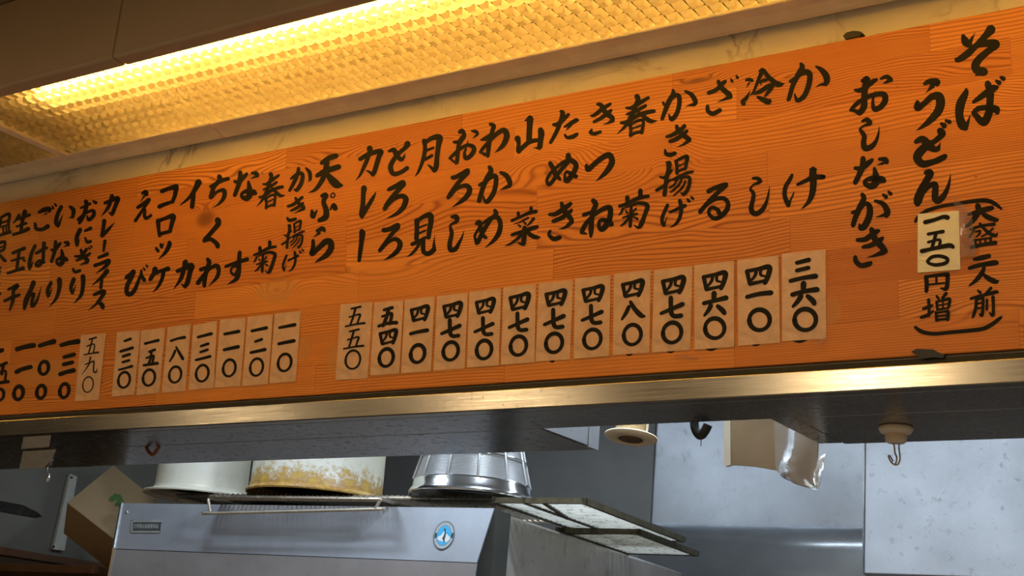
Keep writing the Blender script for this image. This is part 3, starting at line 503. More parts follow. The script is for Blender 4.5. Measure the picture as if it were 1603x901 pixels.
g('i', 21, '480,68,30 450,130,30 440,190,34 455,218,26; 460,210,24 495,125,3; 550,67,24 576,95,32 570,148,26; 560,150,16 535,155,3')
g('ri2', 21, '400,662,26 375,720,30 378,768,26; 385,760,20 412,700,3; 465,638,40 465,700,32 440,785,24 380,855,3')
g('go_hira', 21, '305,110,22 350,90,38 388,86,34 385,105,20; 365,120,14 340,135,3; 275,200,22 285,240,28 330,245,28 375,220,34; 410,65,14 418,80,18; 430,45,14 440,60,18')
g('ha', 21, '275,372,26 245,440,28 230,520,30 232,553,22; 238,545,18 265,490,4; 285,430,24 350,395,24 368,388,20; 345,352,30 340,420,26 335,490,26 300,530,28 280,515,20 310,490,20 345,503,24')
g('n2', 21, '263,660,36 240,720,34 200,800,30 190,868,22; 195,850,26 230,770,20 265,750,24 250,810,26 255,845,28 290,800,22 325,690,3')
g('nama', 21, '150,132,24 130,165,20 105,195,10; 130,167,18 180,150,24 232,131,24; 195,105,36 175,180,28 165,260,26; 130,222,18 205,197,22; 105,285,22 160,268,24 222,240,32')
g('tama', 21, '100,430,24 192,392,28; 150,410,24 140,490,24 130,565,24; 90,490,18 140,477,18 188,466,18; 60,588,20 130,565,24 182,549,32; 172,470,12 192,490,22')
g('ko_kan', 21, '65,715,20 138,682,28 110,720,22; 105,720,26 100,800,28 75,878,14; 35,805,22 100,775,26 152,757,22')
g('on', 21, '10,150,20 72,124,24 65,200,22; 10,150,16 5,210,16; 10,195,14 62,175,14; 5,228,14 70,206,14; -5,292,22 40,278,22 80,265,24; 25,225,14 25,280,14; 50,215,14 50,272,14; 70,210,16 70,270,16; -30,160,24 -18,178,24; -40,290,18 -15,240,10')
g('izumi', 21, '-30,360,20 10,346,24 40,337,16; 40,345,20 30,400,22 -10,420,18; -10,430,14 20,470,24 40,490,26 48,485,10; -30,400,16 20,378,14; -15,430,22 -18,510,16')
G['tama_b'] = fit('tama', 21, -115, 540, 16, 610); G['ko_b'] = fit('ko_kan', 21, -110, 655, 12, 880)
def cat(*ks): return [s for k in ks for s in (G[k] if isinstance(k, str) else k)]
W = [('heading', ['so', 'ba']), ('heading', ['u', 'do', 'n']), ('heading', ['o', 'shi', 'na', 'ga', 'ki1']),
     ('surcharge_note', ['paren_top', 'dai', 'mori', 'ni', 'hito', 'mae', 'en', 'mashi', 'paren_bottom'])] + [('dish_name', q) for q in (
     ['ka1', 'ke'], ['hiya', 'shi2'], ['za', 'ru'], ['ka2', 'ki2', 'age', 'ge'], ['haru', 'kiku'], ['ki3', 'tsu', 'ne'], ['ta', 'nu', 'ki4'], ['yama', 'na_veg'], ['wa', 'ka3', 'me'], ['o2', 'ro1', 'shi3'],
     ['tsuki', 'mi'], ['to', 'ro2', 'ro3'], ['chikara', 're', 'bar'], ['ten', 'pu', 'ra'], ['ka4', 'ki5', fit('age', 16, 42, 530, 205, 728, .95), fit('ge', 16, 48, 725, 198, 882, .95)],
     [fit('haru', 17, 242, 42, 456, 322), fit('kiku', 17, 218, 548, 396, 798)], [fit('na', 17, 70, 28, 262, 262), 'su'], ['chi', 'ku', 'wa2'], ['i_kata', 'ka_kata'], ['ko', 'ro_kata', 'tsu_kata', 'ke_kata'], ['e', 'bi'],
     ['ka_k2', 're2', 'bar2', 'ra_kata', 'i_k2', 'su_kata'], ['o3', 'ni_hira', 'gi', 'ri'], ['i', fit('na', 21, 393, 325, 545, 540), 'ri2'], ['go_hira', 'ha', 'n2'], ['nama', 'tama', 'ko_kan'], ['on', 'izumi', 'tama_b', 'ko_b'])]
for nm, ks in W: word(nm, board, ks)
PP = [[strokes(22, '540,225,36 610,205,38 692,192,44'), strokes(22, '565,330,32 655,307,34; 560,395,32 638,376,34; 530,480,36 590,460,34 650,446,40'), ring(22, 567, 626, 40, 60, 30)],
      [strokes(22, '350,230,36 410,210,36 476,192,46'), ring(22, 387, 425, 40, 56, 30), ring(22, 362, 637, 38, 56, 30)],
      [strokes(22, '150,260,40 220,240,40 296,227,44'), strokes(22, '145,460,38 200,435,36 272,417,36'), ring(22, 163, 646, 40, 58, 32)],
      [strokes(22, '-60,300,36 20,268,36'), strokes(22, '0,405,26 58,380,26; 30,400,26 15,480,26; 0,462,18 50,455,20 45,530,22; -30,565,26 0,556,26 72,546,28'), ring(22, -5, 662, 38, 50, 26)]]
for ss in PP: word('painted_price', board, ss)
# feet of the older painted prices showing under the slips
OLD = [(27, '172,812,10 195,820,18 214,812,10'), (27, '845,756,10 872,762,16 900,753,10'), (28, '492,820,10 545,832,22 598,818,10'), (28, '178,846,10 212,854,14 240,844,10'), (29, '505,764,10 560,772,22 615,760,10'), (29, '185,796,10 215,802,14 245,794,10'), (26, '880,768,6 882,800,4')]
for t_, q in OLD[:6]: word('painted_price', board, [strokes(t_, q)], .00008)

# ------------------------------------------------------------------ price slips
def plate(t, corners, name, mat, d0, d1, rad=1.2, parent=None, bulge=.0):
    P = [tile(t, *c) if t is not None else c for c in corners]; out = []
    for i in range(4):
        p, a, b = P[i], P[i - 1], P[(i + 1) % 4]
        def tow(q): l = math.hypot(q[0] - p[0], q[1] - p[1]); return ((q[0] - p[0]) / l, (q[1] - p[1]) / l)
        ta, tb = tow(a), tow(b)
        for k in range(5):
            s = k / 4; u = (1 - s) ** 2; v = s * s
            out.append((p[0] + rad * (ta[0] * u + tb[0] * v), p[1] + rad * (ta[1] * u + tb[1] * v)))
    f = [onB(x, y, d1) for x, y in out]; bk = [onB(x, y, d0) for x, y in out]; n = len(out)
    mb = MB().add(f + bk, [tuple(range(n)), tuple(range(2 * n - 1, n - 1, -1))] + [(i, n + i, n + (i + 1) % n, (i + 1) % n) for i in range(n)])
    return mb.build(name, mat, parent)
SHI = '775,160,36 785,215,32 795,258,36; 770,155,30 860,135,32 942,118,42 935,190,40 910,255,36; 845,140,30 836,190,26 805,235,20; 880,135,26 877,185,24 910,198,18; 795,265,32 860,250,26 915,236,28'
g('four', 26, SHI); g('seven', 26, '205,362,36 205,420,36 210,490,38 235,515,36 288,510,36; 127,492,28 200,460,32 298,416,38')
g('six', 29, '590,318,44 588,360,40; 502,405,34 600,378,34 696,364,40; 570,415,38 545,455,34 507,498,22; 622,417,34 660,450,42 673,473,38')
g('six2', 28, '572,365,44 570,410,40; 487,448,34 580,425,34 672,402,42; 545,465,38 525,505,34 492,548,22; 602,472,34 640,505,42 657,528,38')
T = [
 (29, [(420, 85), (762, 50), (768, 750), (422, 770)], strokes(29, '537,156,30 632,132,34; 537,216,30 628,194,32; 487,298,30 580,275,32 685,260,40') + G['six'] + ring(29, 603, 600, 84, 82, 34, .0), '360', ''),
 (29, [(70, 135), (395, 97), (405, 780), (78, 805)], fit('four', 29, 128, 170, 342, 335) + strokes(29, '147,423,32 240,400,34 336,390,38') + ring(29, 245, 603, 80, 80, 34, .0), '410', ''),
 (28, [(408, 130), (738, 95), (738, 808), (408, 832)], fit('four', 28, 466, 175, 684, 348) + G['six2'] + ring(28, 577, 655, 80, 82, 34, .0), '460', ''),
 (28, [(75, 175), (393, 138), (373, 835), (55, 855)], fit('four', 28, 128, 213, 336, 380) + fit('seven', 28, 118, 383, 328, 572) + ring(28, 223, 690, 76, 83, 32, .06), '470', ''),
 (27, [(740, 48), (1063, 10), (1050, 740), (727, 762)], fit('four', 27, 797, 88, 1007, 260) + strokes(27, '870,337,34 845,390,34 808,448,20; 885,295,30 920,355,40 975,412,44 1006,420,22') + ring(27, 900, 583, 76, 87, 32, .06), '480', ''),
 (27, [(395, 88), (710, 58), (695, 770), (383, 795)], fit('four', 27, 448, 138, 655, 304) + fit('seven', 27, 443, 310, 650, 497) + ring(27, 548, 622, 74, 84, 32, .08), '470', ''),
 (27, [(78, 130), (378, 100), (350, 800), (45, 820)], fit('four', 27, 123, 176, 323, 338) + fit('seven', 27, 111, 345, 314, 535) + ring(27, 210, 655, 72, 83, 32, .08), '470', ''),
 (26, [(710, 58), (1017, 25), (1000, 762), (685, 785)], G['four'] + fit('seven', 26, 748, 283, 955, 477) + ring(26, 850, 605, 74, 88, 34, .08), '470', ''),
 (26, [(390, 100), (688, 65), (665, 790), (365, 812)], fit('four', 26, 438, 146, 636, 314) + fit('seven', 26, 426, 326, 628, 517) + ring(26, 527, 642, 70, 86, 34, .08), '470', ''),
 (26, [(88, 140), (375, 105), (345, 818), (50, 840)], fit('four', 26, 132, 183, 325, 352) + G['seven'] + ring(26, 213, 655, 70, 84, 32, .10), '470', ''),
 (25, [(765, 58), (1065, 22), (1028, 775), (725, 798)], fit('four', 25, 812, 103, 1013, 283) + strokes(25, '820,400,32 900,380,34 990,364,40') + ring(25, 893, 600, 70, 88, 36, .10), '410', ''),
 (25, [(458, 88), (750, 60), (710, 800), (412, 820)], strokes(25, '555,160,30 638,137,34; 600,150,36 580,230,36 545,320,32; 535,225,24 600,205,26 632,202,34 615,300,32; 500,323,30 590,295,32 680,287,38') + fit('four', 25, 498, 343, 693, 517) + ring(25, 577, 640, 70, 88, 34, .10), '540', ''),
 (25, [(118, 103), (440, 80), (388, 850), (65, 865)], strokes(25, '225,148,18 318,127,20; 268,140,22 245,220,20 215,310,18; 205,232,16 270,212,16 313,206,20 300,250,18 285,300,18; 165,325,16 260,305,16 358,291,22; 208,376,18 300,354,20; 252,366,22 228,446,20 200,538,18; 188,460,16 255,440,16 298,434,20 285,478,18 270,528,18; 148,551,16 245,532,16 346,520,22') + ring(25, 240, 660, 74, 92, 20, .08), '550', ''),
 (24, [(708, 68), (972, 40), (920, 750), (655, 770)], strokes(24, '755,210,26 910,180,36; 748,372,30 903,341,36') + ring(24, 808, 560, 66, 86, 26, .10), '110', ''),
 (24, [(435, 100), (693, 75), (640, 778), (380, 798)], strokes(24, '477,243,28 626,211,34; 512,350,24 577,327,30; 467,461,28 611,429,34') + ring(24, 525, 607, 64, 86, 24, .10), '120', ''),
 (24, [(160, 128), (418, 108), (362, 798), (100, 815)], strokes(24, '202,274,26 347,246,32; 197,432,28 341,401,34') + ring(24, 250, 615, 62, 84, 24, .10), '110', ''),
 (24, [(-112, 185), (128, 138), (95, 815), (-158, 838)], strokes(24, '-65,305,26 70,270,32; -35,395,24 38,371,28; -40,455,24 33,431,26; -85,535,24 58,499,28') + ring(24, -22, 668, 62, 82, 24, .10), '130', ''),
 (23, [(660, 205), (893, 170), (840, 850), (600, 865)], strokes(23, '692,342,24 760,320,24 830,307,32; 735,440,24 715,490,24 680,550,16; 745,405,20 775,460,28 812,523,32') + ring(23, 735, 682, 60, 80, 24, .10), '180', ''),
 (23, [(395, 238), (635, 208), (575, 865), (345, 890)], strokes(23, '432,370,26 500,352,24 565,336,30; 472,453,22 530,431,26; 495,445,24 490,510,24 465,575,22; 445,515,20 500,495,18 518,497,22 505,565,22; 418,588,24 556,567,30') + ring(23, 470, 712, 60, 80, 24, .10), '150', ''),
 (23, [(150, 255), (385, 235), (325, 885), (95, 905)], strokes(23, '226,344,24 286,322,28; 184,449,26 306,412,30; 208,499,26 277,477,28; 206,557,24 271,538,26; 167,634,20 240,615,22 300,597,28') + ring(23, 220, 735, 58, 78, 24, .10), '230', ''),
 (22, [(715, 135), (935, 120), (870, 708), (660, 718)], strokes(22, '787,174,14 848,157,16; 815,170,14 800,230,14 780,300,12; 767,235,12 830,217,12 825,290,12; 742,310,12 800,298,12 868,288,16; 750,395,10 800,377,12 828,368,12 825,420,12 830,462,14 852,458,12 856,435,6; 798,330,14 780,400,12 720,487,4') + ring(22, 776, 572, 46, 68, 11, .10), '590', '')]
def chunks(ss):       # strokes of a slip, sorted into its three characters from the ring upwards
    rg = ss[-1]; rest = ss[:-1]; mid = lambda q: (min(p[1] for p in q) + max(p[1] for p in q)) / 2
    x = lambda q: sum(p[0] for p in q) / len(q)
    key = lambda q: mid(q) + .11 * (x(q) - x(rg)); lo, hi = min(map(key, rest)), max(map(key, rest))
    rest = sorted(rest, key=key); gaps = [(key(b) - key(a), i) for i, (a, b) in enumerate(zip(rest, rest[1:]))]
    h = (hi - lo); gaps = [g_ for g_ in gaps if .2 < (key(rest[g_[1]]) + key(rest[g_[1] + 1]) - 2 * lo) / (2 * h) < .8] or gaps
    i = max(gaps)[1] + 1; return [rest[:i], rest[i:], [rg]]
KAN = {'360': '三六〇', '410': '四一〇', '460': '四六〇', '470': '四七〇', '480': '四八〇', '540': '五四〇', '550': '五五〇', '110': '一一〇', '120': '一二〇', '130': '一三〇', '180': '一八〇', '150': '一五〇', '230': '二三〇', '590': '五九〇'}
WHERE = ['at the right end of the long price row under the かけ column', 'in the long price row under the 冷し column', 'in the long price row under the ざる column', 'in the long price row under the かき揚げ column', 'in the long price row under the 春菊 column',
         'in the long price row under the きつね column', 'in the long price row under the たぬき column', 'in the long price row under the 山菜 column', 'in the long price row under the わかめ column', 'in the long price row under the おろし column',
         'in the long price row under the 月見 column', 'in the long price row under the とろろ column', 'in thin lettering at the left end of the long price row',
         'at the right end of the short price row beside the gap', 'in the short price row under the small かき揚げ column', 'in the short price row under the second 春菊 column', 'in the short price row under the なす column', 'in the short price row under the ちくわ column',
         'in the short price row under the イカ column', 'at the left end of the short price row under the コロッケ column', 'standing alone in thin lettering under the カレーライス column']
for i, (t, cs, ss, num, _) in enumerate(T):
    d = .0003 + (i % 2) * .0001
    o = plate(t, cs, 'price_slip', M['tagpaper'], .00012, .0009 + (i % 3) * .0002)
    tag(o, 'tan paper slip reading %s %s' % (KAN[num], WHERE[i]), 'price slip', 'price slips on the menu board')
    word('lettering', o, chunks(ss), .0014)
nt = plate(None, [(1436.7, 334.7), (1501.3, 329.2), (1503.3, 421.5), (1436.3, 426.6)], 'price_note', M['note'], .00012, .0011, .4)
tag(nt, 'cream paper note reading 一五〇 pasted over the surcharge lettering', 'paper note')
word('lettering', nt, ['note_ichi', 'note_go', 'note_zero'], .0014)

# ------------------------------------------------------------------ small things on and under the board
def platepx(name, px, d0, d1, mat):
    return MB().prism([onB(x, y, d0) for x, y in px], NB * (d1 - d0)).build(name, mat)
tag(platepx('iron_bracket', [(1428, 551), (1437, 546.5), (1463, 547.5), (1471, 552), (1481, 556), (1478, 561), (1462, 560), (1446, 562)], .0004, .005, M['black']), 'black iron bracket gripping the bottom edge of the menu board', 'bracket', 'iron brackets holding the menu board')
tag(platepx('iron_bracket', [(1324.5, 60.8), (1330, 55.5), (1340, 53), (1350, 53.6), (1354, 55), (1354, 57), (1350, 62), (1328, 66)], -.0178, -.006, M['black']), 'black iron bracket peeking over the top edge of the menu board', 'bracket', 'iron brackets holding the menu board')
def tapepx(px, d, label): return tag(platepx('clear_tape', px, d, d + .0002, M['tape']), label, 'tape', 'scraps of clear tape on the menu board')
tapepx([(1492, 318), (1495, 311), (1508, 320), (1521, 330), (1528, 400), (1504, 402), (1502, 330)], .0026, 'clear tape scrap between the cream note and the 大盛 lettering')
tapepx([(1056, 557), (1060, 555), (1094, 559), (1092, 562), (1075, 561)], .0006, 'thin curl of clear tape under the price slips in the long row')
tapepx([(1288, 531), (1293, 520), (1295, 530), (1283, 541), (1275, 536)], .0022, 'torn tape scrap at the lower corner of the 三六〇 price slip')
def hookY(name, pts, Y, r, mat, label, cat, n=6):
    P = cr([tuple(onY(x, y, Y)) for x, y in pts], n); return tag(MB().tube(P, r, 8).build(name, mat, smooth=True), label, cat)
hookY('iron_hook', [(227, 690), (231, 704), (239, 711), (246, 703), (254, 690)], .135, .0032, M['rustiron'], 'rusty iron hook under the steel header above the first pot', 'hook')
h = hookY('iron_hook', [(1087, 652), (1088, 670), (1096, 681), (1103, 675), (1108.5, 664)], .145, .0066, M['black'], 'black iron hook hanging before the steel wall beside the cream pipe', 'hook')
MB().tube([onY(1097, 683, .145), onY(1097.6, 692, .145), onY(1097, 698, .145)], .0006, 6).build('string', M['black'], h)
p = [onY(x, y, .292) for x, y in ((74, 729), (74.5, 738))]; c = onY(75.5, 746, .292)
clip = MB().tube(p, .0008, 6).lathe(c, [(.0005, .009), (.003, .004), (.0045, -.004), (.003, -.010), (.0005, -.011)], 12, False).build('metal_pendant', M['chrome'], smooth=True); tag(clip, 'tiny shiny metal pendant hanging from the far left overhead cabinet', 'pendant')
# foil tape on the underside at the left
def under(px, z, th=.0004): return [onZ(x, y, z) for x, y in px]
for px, lb in (([(37, 683.5), (80, 680.5), (77, 699), (33, 702)], 'crumpled foil tape strip on the header underside, nearer the bright lip'), ([(36, 706), (88, 702.5), (84, 713), (70, 731.5), (30, 733)], 'crumpled foil tape strip under the far left overhead cabinet')):
    tag(MB().prism(under(px, 1.9978), (0, 0, -.0004)).build('foil_tape', M['foil']), lb, 'foil tape', 'foil tape under the header')
# cream pipe with a flange
pc = onZ(986.5, 693, 2.03); dep = (R @ (pc - CAM)).z; pr = 41.5 * dep / F
e = empty('cream_pipe', pc); tag(e, 'cream pipe with grimy flange poking down between the overhead cabinets', 'pipe')
MB().lathe(pc, [(pr * .48, .006), (pr * .80, .0055), (pr, .009), (pr * 1.0, .012), (pr * .82, .013), (pr * .60, .016), (pr * .48, .020)], 48).build('flange', M['creamflange'], e, smooth=True)
MB().lathe(pc, [(pr * .62, .018), (pr * .60, 2.66 - pc.z), (pr * .54, 2.66 - pc.z), (pr * .54, .018)], 40).build('pipe_body', M['cream'], e, smooth=True)
MB().lathe(pc, [(.0005, .006), (pr * .2, .0035), (pr * .22, .0065), (pr * .46, .0055), (pr * .47, .012), (.0005, .014)], 40).build('socket', M['brown'], e, smooth=True)
MB().tube([pc + Vector((pr * .68, -pr * .05, .016)), pc + Vector((pr * .68, -pr * .05, .60))], .0022, 8).build('conduit', M['white'], e)
e.rotation_euler = (-.12, 0, 0)
# brown board in clear film hanging behind the right cabinet
yq = .335
e = empty('wrapped_board', onY(1210, 760, yq)); tag(e, 'brown board wrapped in clear film hanging in the kitchen opening', 'wrapped board')
bt = [(1143, 620), (1143, 727), (1160, 728), (1180, 729.5), (1212, 735), (1225, 741), (1238, 751), (1246, 757), (1262, 762), (1273, 762.5), (1278, 735), (1280, 700), (1281, 620)]
MB().prism([onY(x, y, yq) for x, y in bt], (0, .004, 0)).build('board', M['kraft'], e)
MB().prism([onY(x, y, yq - .002) for x, y in ((1133, 620), (1133.5, 727), (1136, 729), (1143.5, 727), (1143, 620))], (0, .008, 0)).build('edge_strip', M['white'], e)
def filmsheet(px0, px1, y, n=14):
    vs = []; fs = []
    for i in range(n + 1):
        for k, (a, b) in enumerate((px0, px1)): pass
    return vs, fs
L_ = [(1210, 620), (1213, 700), (1216, 736), (1234, 752), (1262, 763), (1279, 767)]; R_ = [(1293, 620), (1292.5, 700), (1291, 715), (1289, 735), (1286, 750), (1281, 764)]
vs, fs = [], []; rr = random.Random(5); L_, R_ = cr(L_, 5), cr(R_, 5); nC = 16
for (a, b) in zip(L_, R_):
    for k in range(nC + 1):
        t_ = k / nC; vs.append(onY(a[0] + (b[0] - a[0]) * t_, a[1] + (b[1] - a[1]) * t_, yq - .012 + .008 * math.sin(t_ * 7 + len(vs) * .013) + rr.uniform(-.0015, .0015)))
for i in range(len(L_) - 1):
    for k in range(nC): n0 = i * (nC + 1) + k; fs.append((n0, n0 + 1, n0 + nC + 2, n0 + nC + 1))
mk('clear_film', vs, fs, M['film'], e, True)
# white suction hook
su = onZ(1402.5, 668, 1.998); su.z = 1.9984; dep = (R @ (su - CAM)).z; r0 = 26 * dep / F
e = empty('suction_hook', su); tag(e, 'white suction cup hook with a steel wire hook under the header', 'hook')
MB().lathe(su, [(.0005, -.0002), (r0, -.0004), (r0 * 1.02, -.004), (r0 * .90, -.0085), (r0 * .72, -.010), (.0005, -.010)], 48, False).build('suction_cup', M['white'], e, smooth=True)
MB().lathe(su, [(r0 * .60, -.0095), (r0 * .64, -.013), (r0 * .62, -.020), (r0 * .52, -.022), (.0005, -.0222)], 40, False).build('knob', M['white'], e, smooth=True)
wp = [(1387, 675), (1391, 686), (1399, 695), (1401, 708), (1404, 717), (1401, 726), (1396, 724), (1391, 715), (1393, 713), (1398, 722)]
wq = [(1412, 690), (1407.5, 696), (1408, 708), (1409, 717), (1406, 726), (1400, 727)]
MB().tube(cr([tuple(onY(x, y, su.y - .002)) for x, y in wp], 5), .0011, 8).tube(cr([tuple(onY(x, y, su.y + .002)) for x, y in wq], 5), .0011, 8).build('wire_hook', M['wire'], e, smooth=True)

# ------------------------------------------------------------------ kitchen: steel panel, grey board wall fittings
a0, a1 = kx(onK(1351, 800, 1.05)), kx(onK(1351, 800, 1.05)) + 1.0; zb_ = onK(1351, 897, 1.05).z
hp = MB().kbox(a0 + .004, a1, 1.05, 1.30, zb_, 2.64).build('steel_hood', M['panelsteel'], bev=.003); tag(hp, 'pale brushed steel hood panel filling the lower corner behind the suction hook', 'hood')
MB().kbox(a0, a0 + .0036, 1.047, 1.302, zb_ - .002, 2.64).build('bright_edge', M['chrome'], hp)
bt = [onX(x, y, XL + .0005) for x, y in ((106, 741), (117, 745.5), (97, 862), (79, 859.5))]
b = MB().prism(bt, (.012, 0, 0)).build('batten', M['batten'], bev=.0015); tag(b, 'white upright batten screwed to the grey board wall', 'batten')
for x, y in ((112, 747), (84, 855)):
    q = onX(x, y, XL + .0128); MB().lathe(q, [(.0002, 0), (.005, 0), (.005, .001), (.0002, .001)], 12, False); MB().tube([q - Vector((.001, 0, 0)), q + Vector((.0012, 0, 0))], .0035, 10).build('screw', M['black'], b)
ft = [(-30, 780), (5, 784), (35, 790), (58, 801), (66, 808), (55, 810), (25, 805), (-30, 795)]
tag(MB().prism([onX(x, y, XL + .0006) for x, y in ft], (.0012, 0, 0)).build('foil_patch', foilmat('dull_foil', (.16, .16, .17))), 'dull crinkled foil patch stuck along the grey board wall', 'foil patch')
# carton leaning beside the steel machine
cp = onK(177, 790, .16); nrm = Vector((.52, -.52, .66)).normalized()
fp = [on(x, y, cp, nrm) for x, y in ((105, 786), (177, 727), (250, 786), (177, 842))]
back = Vector((-.50, .45, -.74)).normalized() * .10
cb = MB().prism(fp, back).build('cardboard_box', M['card'], bev=.002); tag(cb, 'plain brown cardboard box leaning between the grey wall and the pot', 'box')
lf = []
for k in range(5):
    a = math.radians(-160 + k * 55); cx, cy = 182 + 6.5 * math.cos(a), 782 + 6 * math.sin(a)
    lf.append([on(cx + 5.5 * math.cos(q) * (.9 + .25 * math.sin(3 * q)), cy + 4.2 * math.sin(q), cp - back.normalized() * .0012, nrm) for q in [2 * math.pi * j / 12 for j in range(12)]])
mb = MB()
for i, q in enumerate(lf): mb.add([v - back.normalized() * .0001 * i for v in q], [tuple(range(12))])
mb.build('leaf_mark', M['leaf'], cb)

# ------------------------------------------------------------------ steel machine with emblem
e = empty('ice_machine', onK(460, 901, 0)); tag(e, 'steel ice machine with a blue oval emblem and small name plate', 'ice machine')
def ksheet(px, b, th, name, mat, bev=0):
    return MB().prism([onK(x, y, b if not callable(b) else b(x, y)) for x, y in px], KN * th).build(name, mat, e, bev=bev)
b1 = lambda x, y: 0.0 if y < 830 else -.022
P1 = [onK(190, 787, 0), onK(773, 795, 0), onK(746, 880, -.022), onK(178, 858, -.022)]; P2 = [onK(178, 859.2, -.022), onK(746, 881.2, -.022), onK(728, 1010, .0), onK(150, 1010, .0)]
MB().prism(P1, KN * .004).build('front_panel', M['cab'], e)
MB().prism(P2, KN * .004).build('lower_panel', M['cab'], e)
MB().tube([onK(190, 786, -.001), onK(178, 857, -.023), onK(177, 866, -.021), onK(150, 1008, -.001)], .0035, 8).build('edge_bead', M['chrome'], e)
zt_ = P1[0].z; am, aM = kx(P1[0]) + .004, kx(P1[1]) + .003
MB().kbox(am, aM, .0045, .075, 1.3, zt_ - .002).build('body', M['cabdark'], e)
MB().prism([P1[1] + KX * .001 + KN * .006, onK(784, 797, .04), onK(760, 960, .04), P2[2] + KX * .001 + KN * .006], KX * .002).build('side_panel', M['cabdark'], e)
for x, y in ((198, 800),):
    q = onK(x, y, -.006); MB().lathe(q, [(.0003, .002), (.0025, .001), (.003, -.002), (.0003, -.003)], 12, False).build('screw', M['chrome'], e)
# a point of the tilted front panel
fn = (P1[1] - P1[0]).cross(P1[3] - P1[0]).normalized(); fn = fn if fn.y < 0 else -fn
def onF(x, y, d=0): return on(x, y, P1[0] + fn * d, fn)
def el(s, d, n=40, cx=695, cy=837.6): return [onF(cx + s * (15.6 * math.cos(a) - 3.4 * math.sin(a)), cy + s * 21.6 * math.sin(a), d) for a in [2 * math.pi * k / n for k in range(n)]]
em = MB().prism(el(1, .0006), fn * .0014).build('emblem', M['silver'], e)
MB().prism(el(1.04, .0004), fn * .0010).build('emblem_rim', M['dark'], em)
MB().prism(el(.70, .0021), fn * .0002).build('emblem_disc', M['blue'], em)
EX = lambda x, y: (660 + x / 12.87, 800 + y / 12.87)
MB().prism([onF(*EX(x, y), .0024) for x, y in ((318, 520), (400, 470), (455, 395), (480, 430), (575, 520), (560, 570), (500, 620), (440, 610), (360, 590), (318, 560))], fn * .0001).build('emblem_mountain', M['pale'], em)
MB().prism([onF(*EX(x, y), .0026) for x, y in ((448, 350), (470, 340), (490, 350), (482, 385), (492, 440), (475, 530), (462, 560), (466, 615), (440, 618), (432, 570), (410, 550), (440, 500), (462, 440), (462, 385))], fn * .0001).build('emblem_bird', M['dark'], em)
mb = MB()
for k in range(34):
    a = 2 * math.pi * k / 34
    if abs(math.sin(a)) < .22: continue
    def pt(s, a): return onF(695 + s * (15.6 * math.cos(a) - 3.4 * math.sin(a)), 837.6 + s * 21.6 * math.sin(a), .0022)
    mb.add([pt(.77, a - .04), pt(.77, a + .04), pt(.92, a + .04), pt(.92, a - .04)], [(0, 1, 2, 3)])
mb.build('emblem_lettering', M['pale'], em)
mb = MB()
for a in (0, math.pi): mb.add([onF(695 + s * (15.6 * math.cos(q) - 3.4 * math.sin(q)), 837.6 + s * 21.6 * math.sin(q), .0022) for s, q in ((.73, a - .2), (.73, a + .2), (.96, a + .2), (.96, a - .2))], [(0, 1, 2, 3)])
mb.build('emblem_stop', M['dark'], em)
pl = MB().prism([onF(x, y, .0005) for x, y in ((205, 814), (253, 814.5), (251, 832.5), (204, 832))], fn * .001).build('name_plate', M['plate'], e)
mb = MB(); PX = lambda x, y: (190 + x / 13.36, 800 + y / 13.36)
def bar(x0, y0, x1, y1): mb.add([onF(*PX(*q), .0018) for q in ((x0, y0), (x1, y0), (x1, y1), (x0, y1))], [(0, 1, 2, 3)])
bar(240, 172, 860, 225); bar(195, 200, 240, 430); bar(210, 405, 800, 445)
rr = random.Random(2)
for i in range(9):
    x = 262 + i * 58; bar(x, 262, x + 14, 352); bar(x + 30, 262, x + 44, 352); bar(x + 12, rr.choice((262, 300, 338)), x + 32, rr.choice((262, 300, 338)) + 16)
mb.build('plate_lettering', M['letter'], pl)
# second steel unit beside it, side receding into the kitchen
q = onZ(784, 800, 2.0); aU = kx(q)
u2 = MB().kbox(aU - .55, aU, .090, 1.20, 1.0, 1.999).build('steel_cabinet', M['side'], bev=.006); tag(u2, 'long stained steel cabinet under the ribbed white racks', 'cabinet')
# wire racks
zr = 2.0005
def bars(mb, a0_, a1_, b0, b1, z, step, r):
    n = int((a1_ - a0_) / step)
    for i in range(n + 1):
        a = a0_ + (a1_ - a0_) * i / n; mb.tube([KP(a, b0, z), KP(a, b1, z)], r, 6)
ra0, ra1 = kx(onK(300, 785, .15)), aU - .02; zg = zr + .030
e1 = empty('wire_rack', KP((ra0 + ra1) / 2, .25, zr)); tag(e1, 'long greasy wire rack on short feet under pots and strainer', 'wire rack', 'wire racks over the ice machine')
MB().tube([KP(ra0, .09, zg), KP(ra1, .09, zg), KP(ra1, .44, zg), KP(ra0, .44, zg)], .0042, 8, closed=True).build('frame', M['wire'], e1)
for a, b in ((ra0, .09), (ra1, .09), (ra1, .44), (ra0, .44)): MB().tube([KP(a, b, zr), KP(a, b, zg)], .004, 8).build('foot', M['wire'], e1)
mb = MB(); bars(mb, ra0 + .012, ra1 - .012, .09, .44, zg + .004, .0145, .0030); mb.build('grid', M['wire'], e1)
fl, fr_, fb, fbr = onK(326, 781, -.055), onK(597, 780, -.055), onK(328, 803, -.055), onK(590, 797, -.055)
e2 = empty('wire_rack', KP(kx(fl) * .5 + kx(fr_) * .5, .1, fb.z)); tag(e2, 'bent wire rack jutting out below the two pots over the machine front', 'wire rack', 'wire racks over the ice machine')
loop = [fl, fb + Vector((0, 0, .008)), fb + KX * .003 + Vector((0, 0, .002)), fb + KX * .010, fbr - KX * .014, fbr - KX * .004 + Vector((0, 0, .002)), fbr + Vector((0, 0, .010)), fr_]
MB().tube(cr([tuple(v) for v in loop], 5), .0036, 8).build('front_loop', plain('rack_wire', (.60, .54, .44), .4, metal=.6, var=.2), e2, smooth=True)
zr2 = zr + .0042
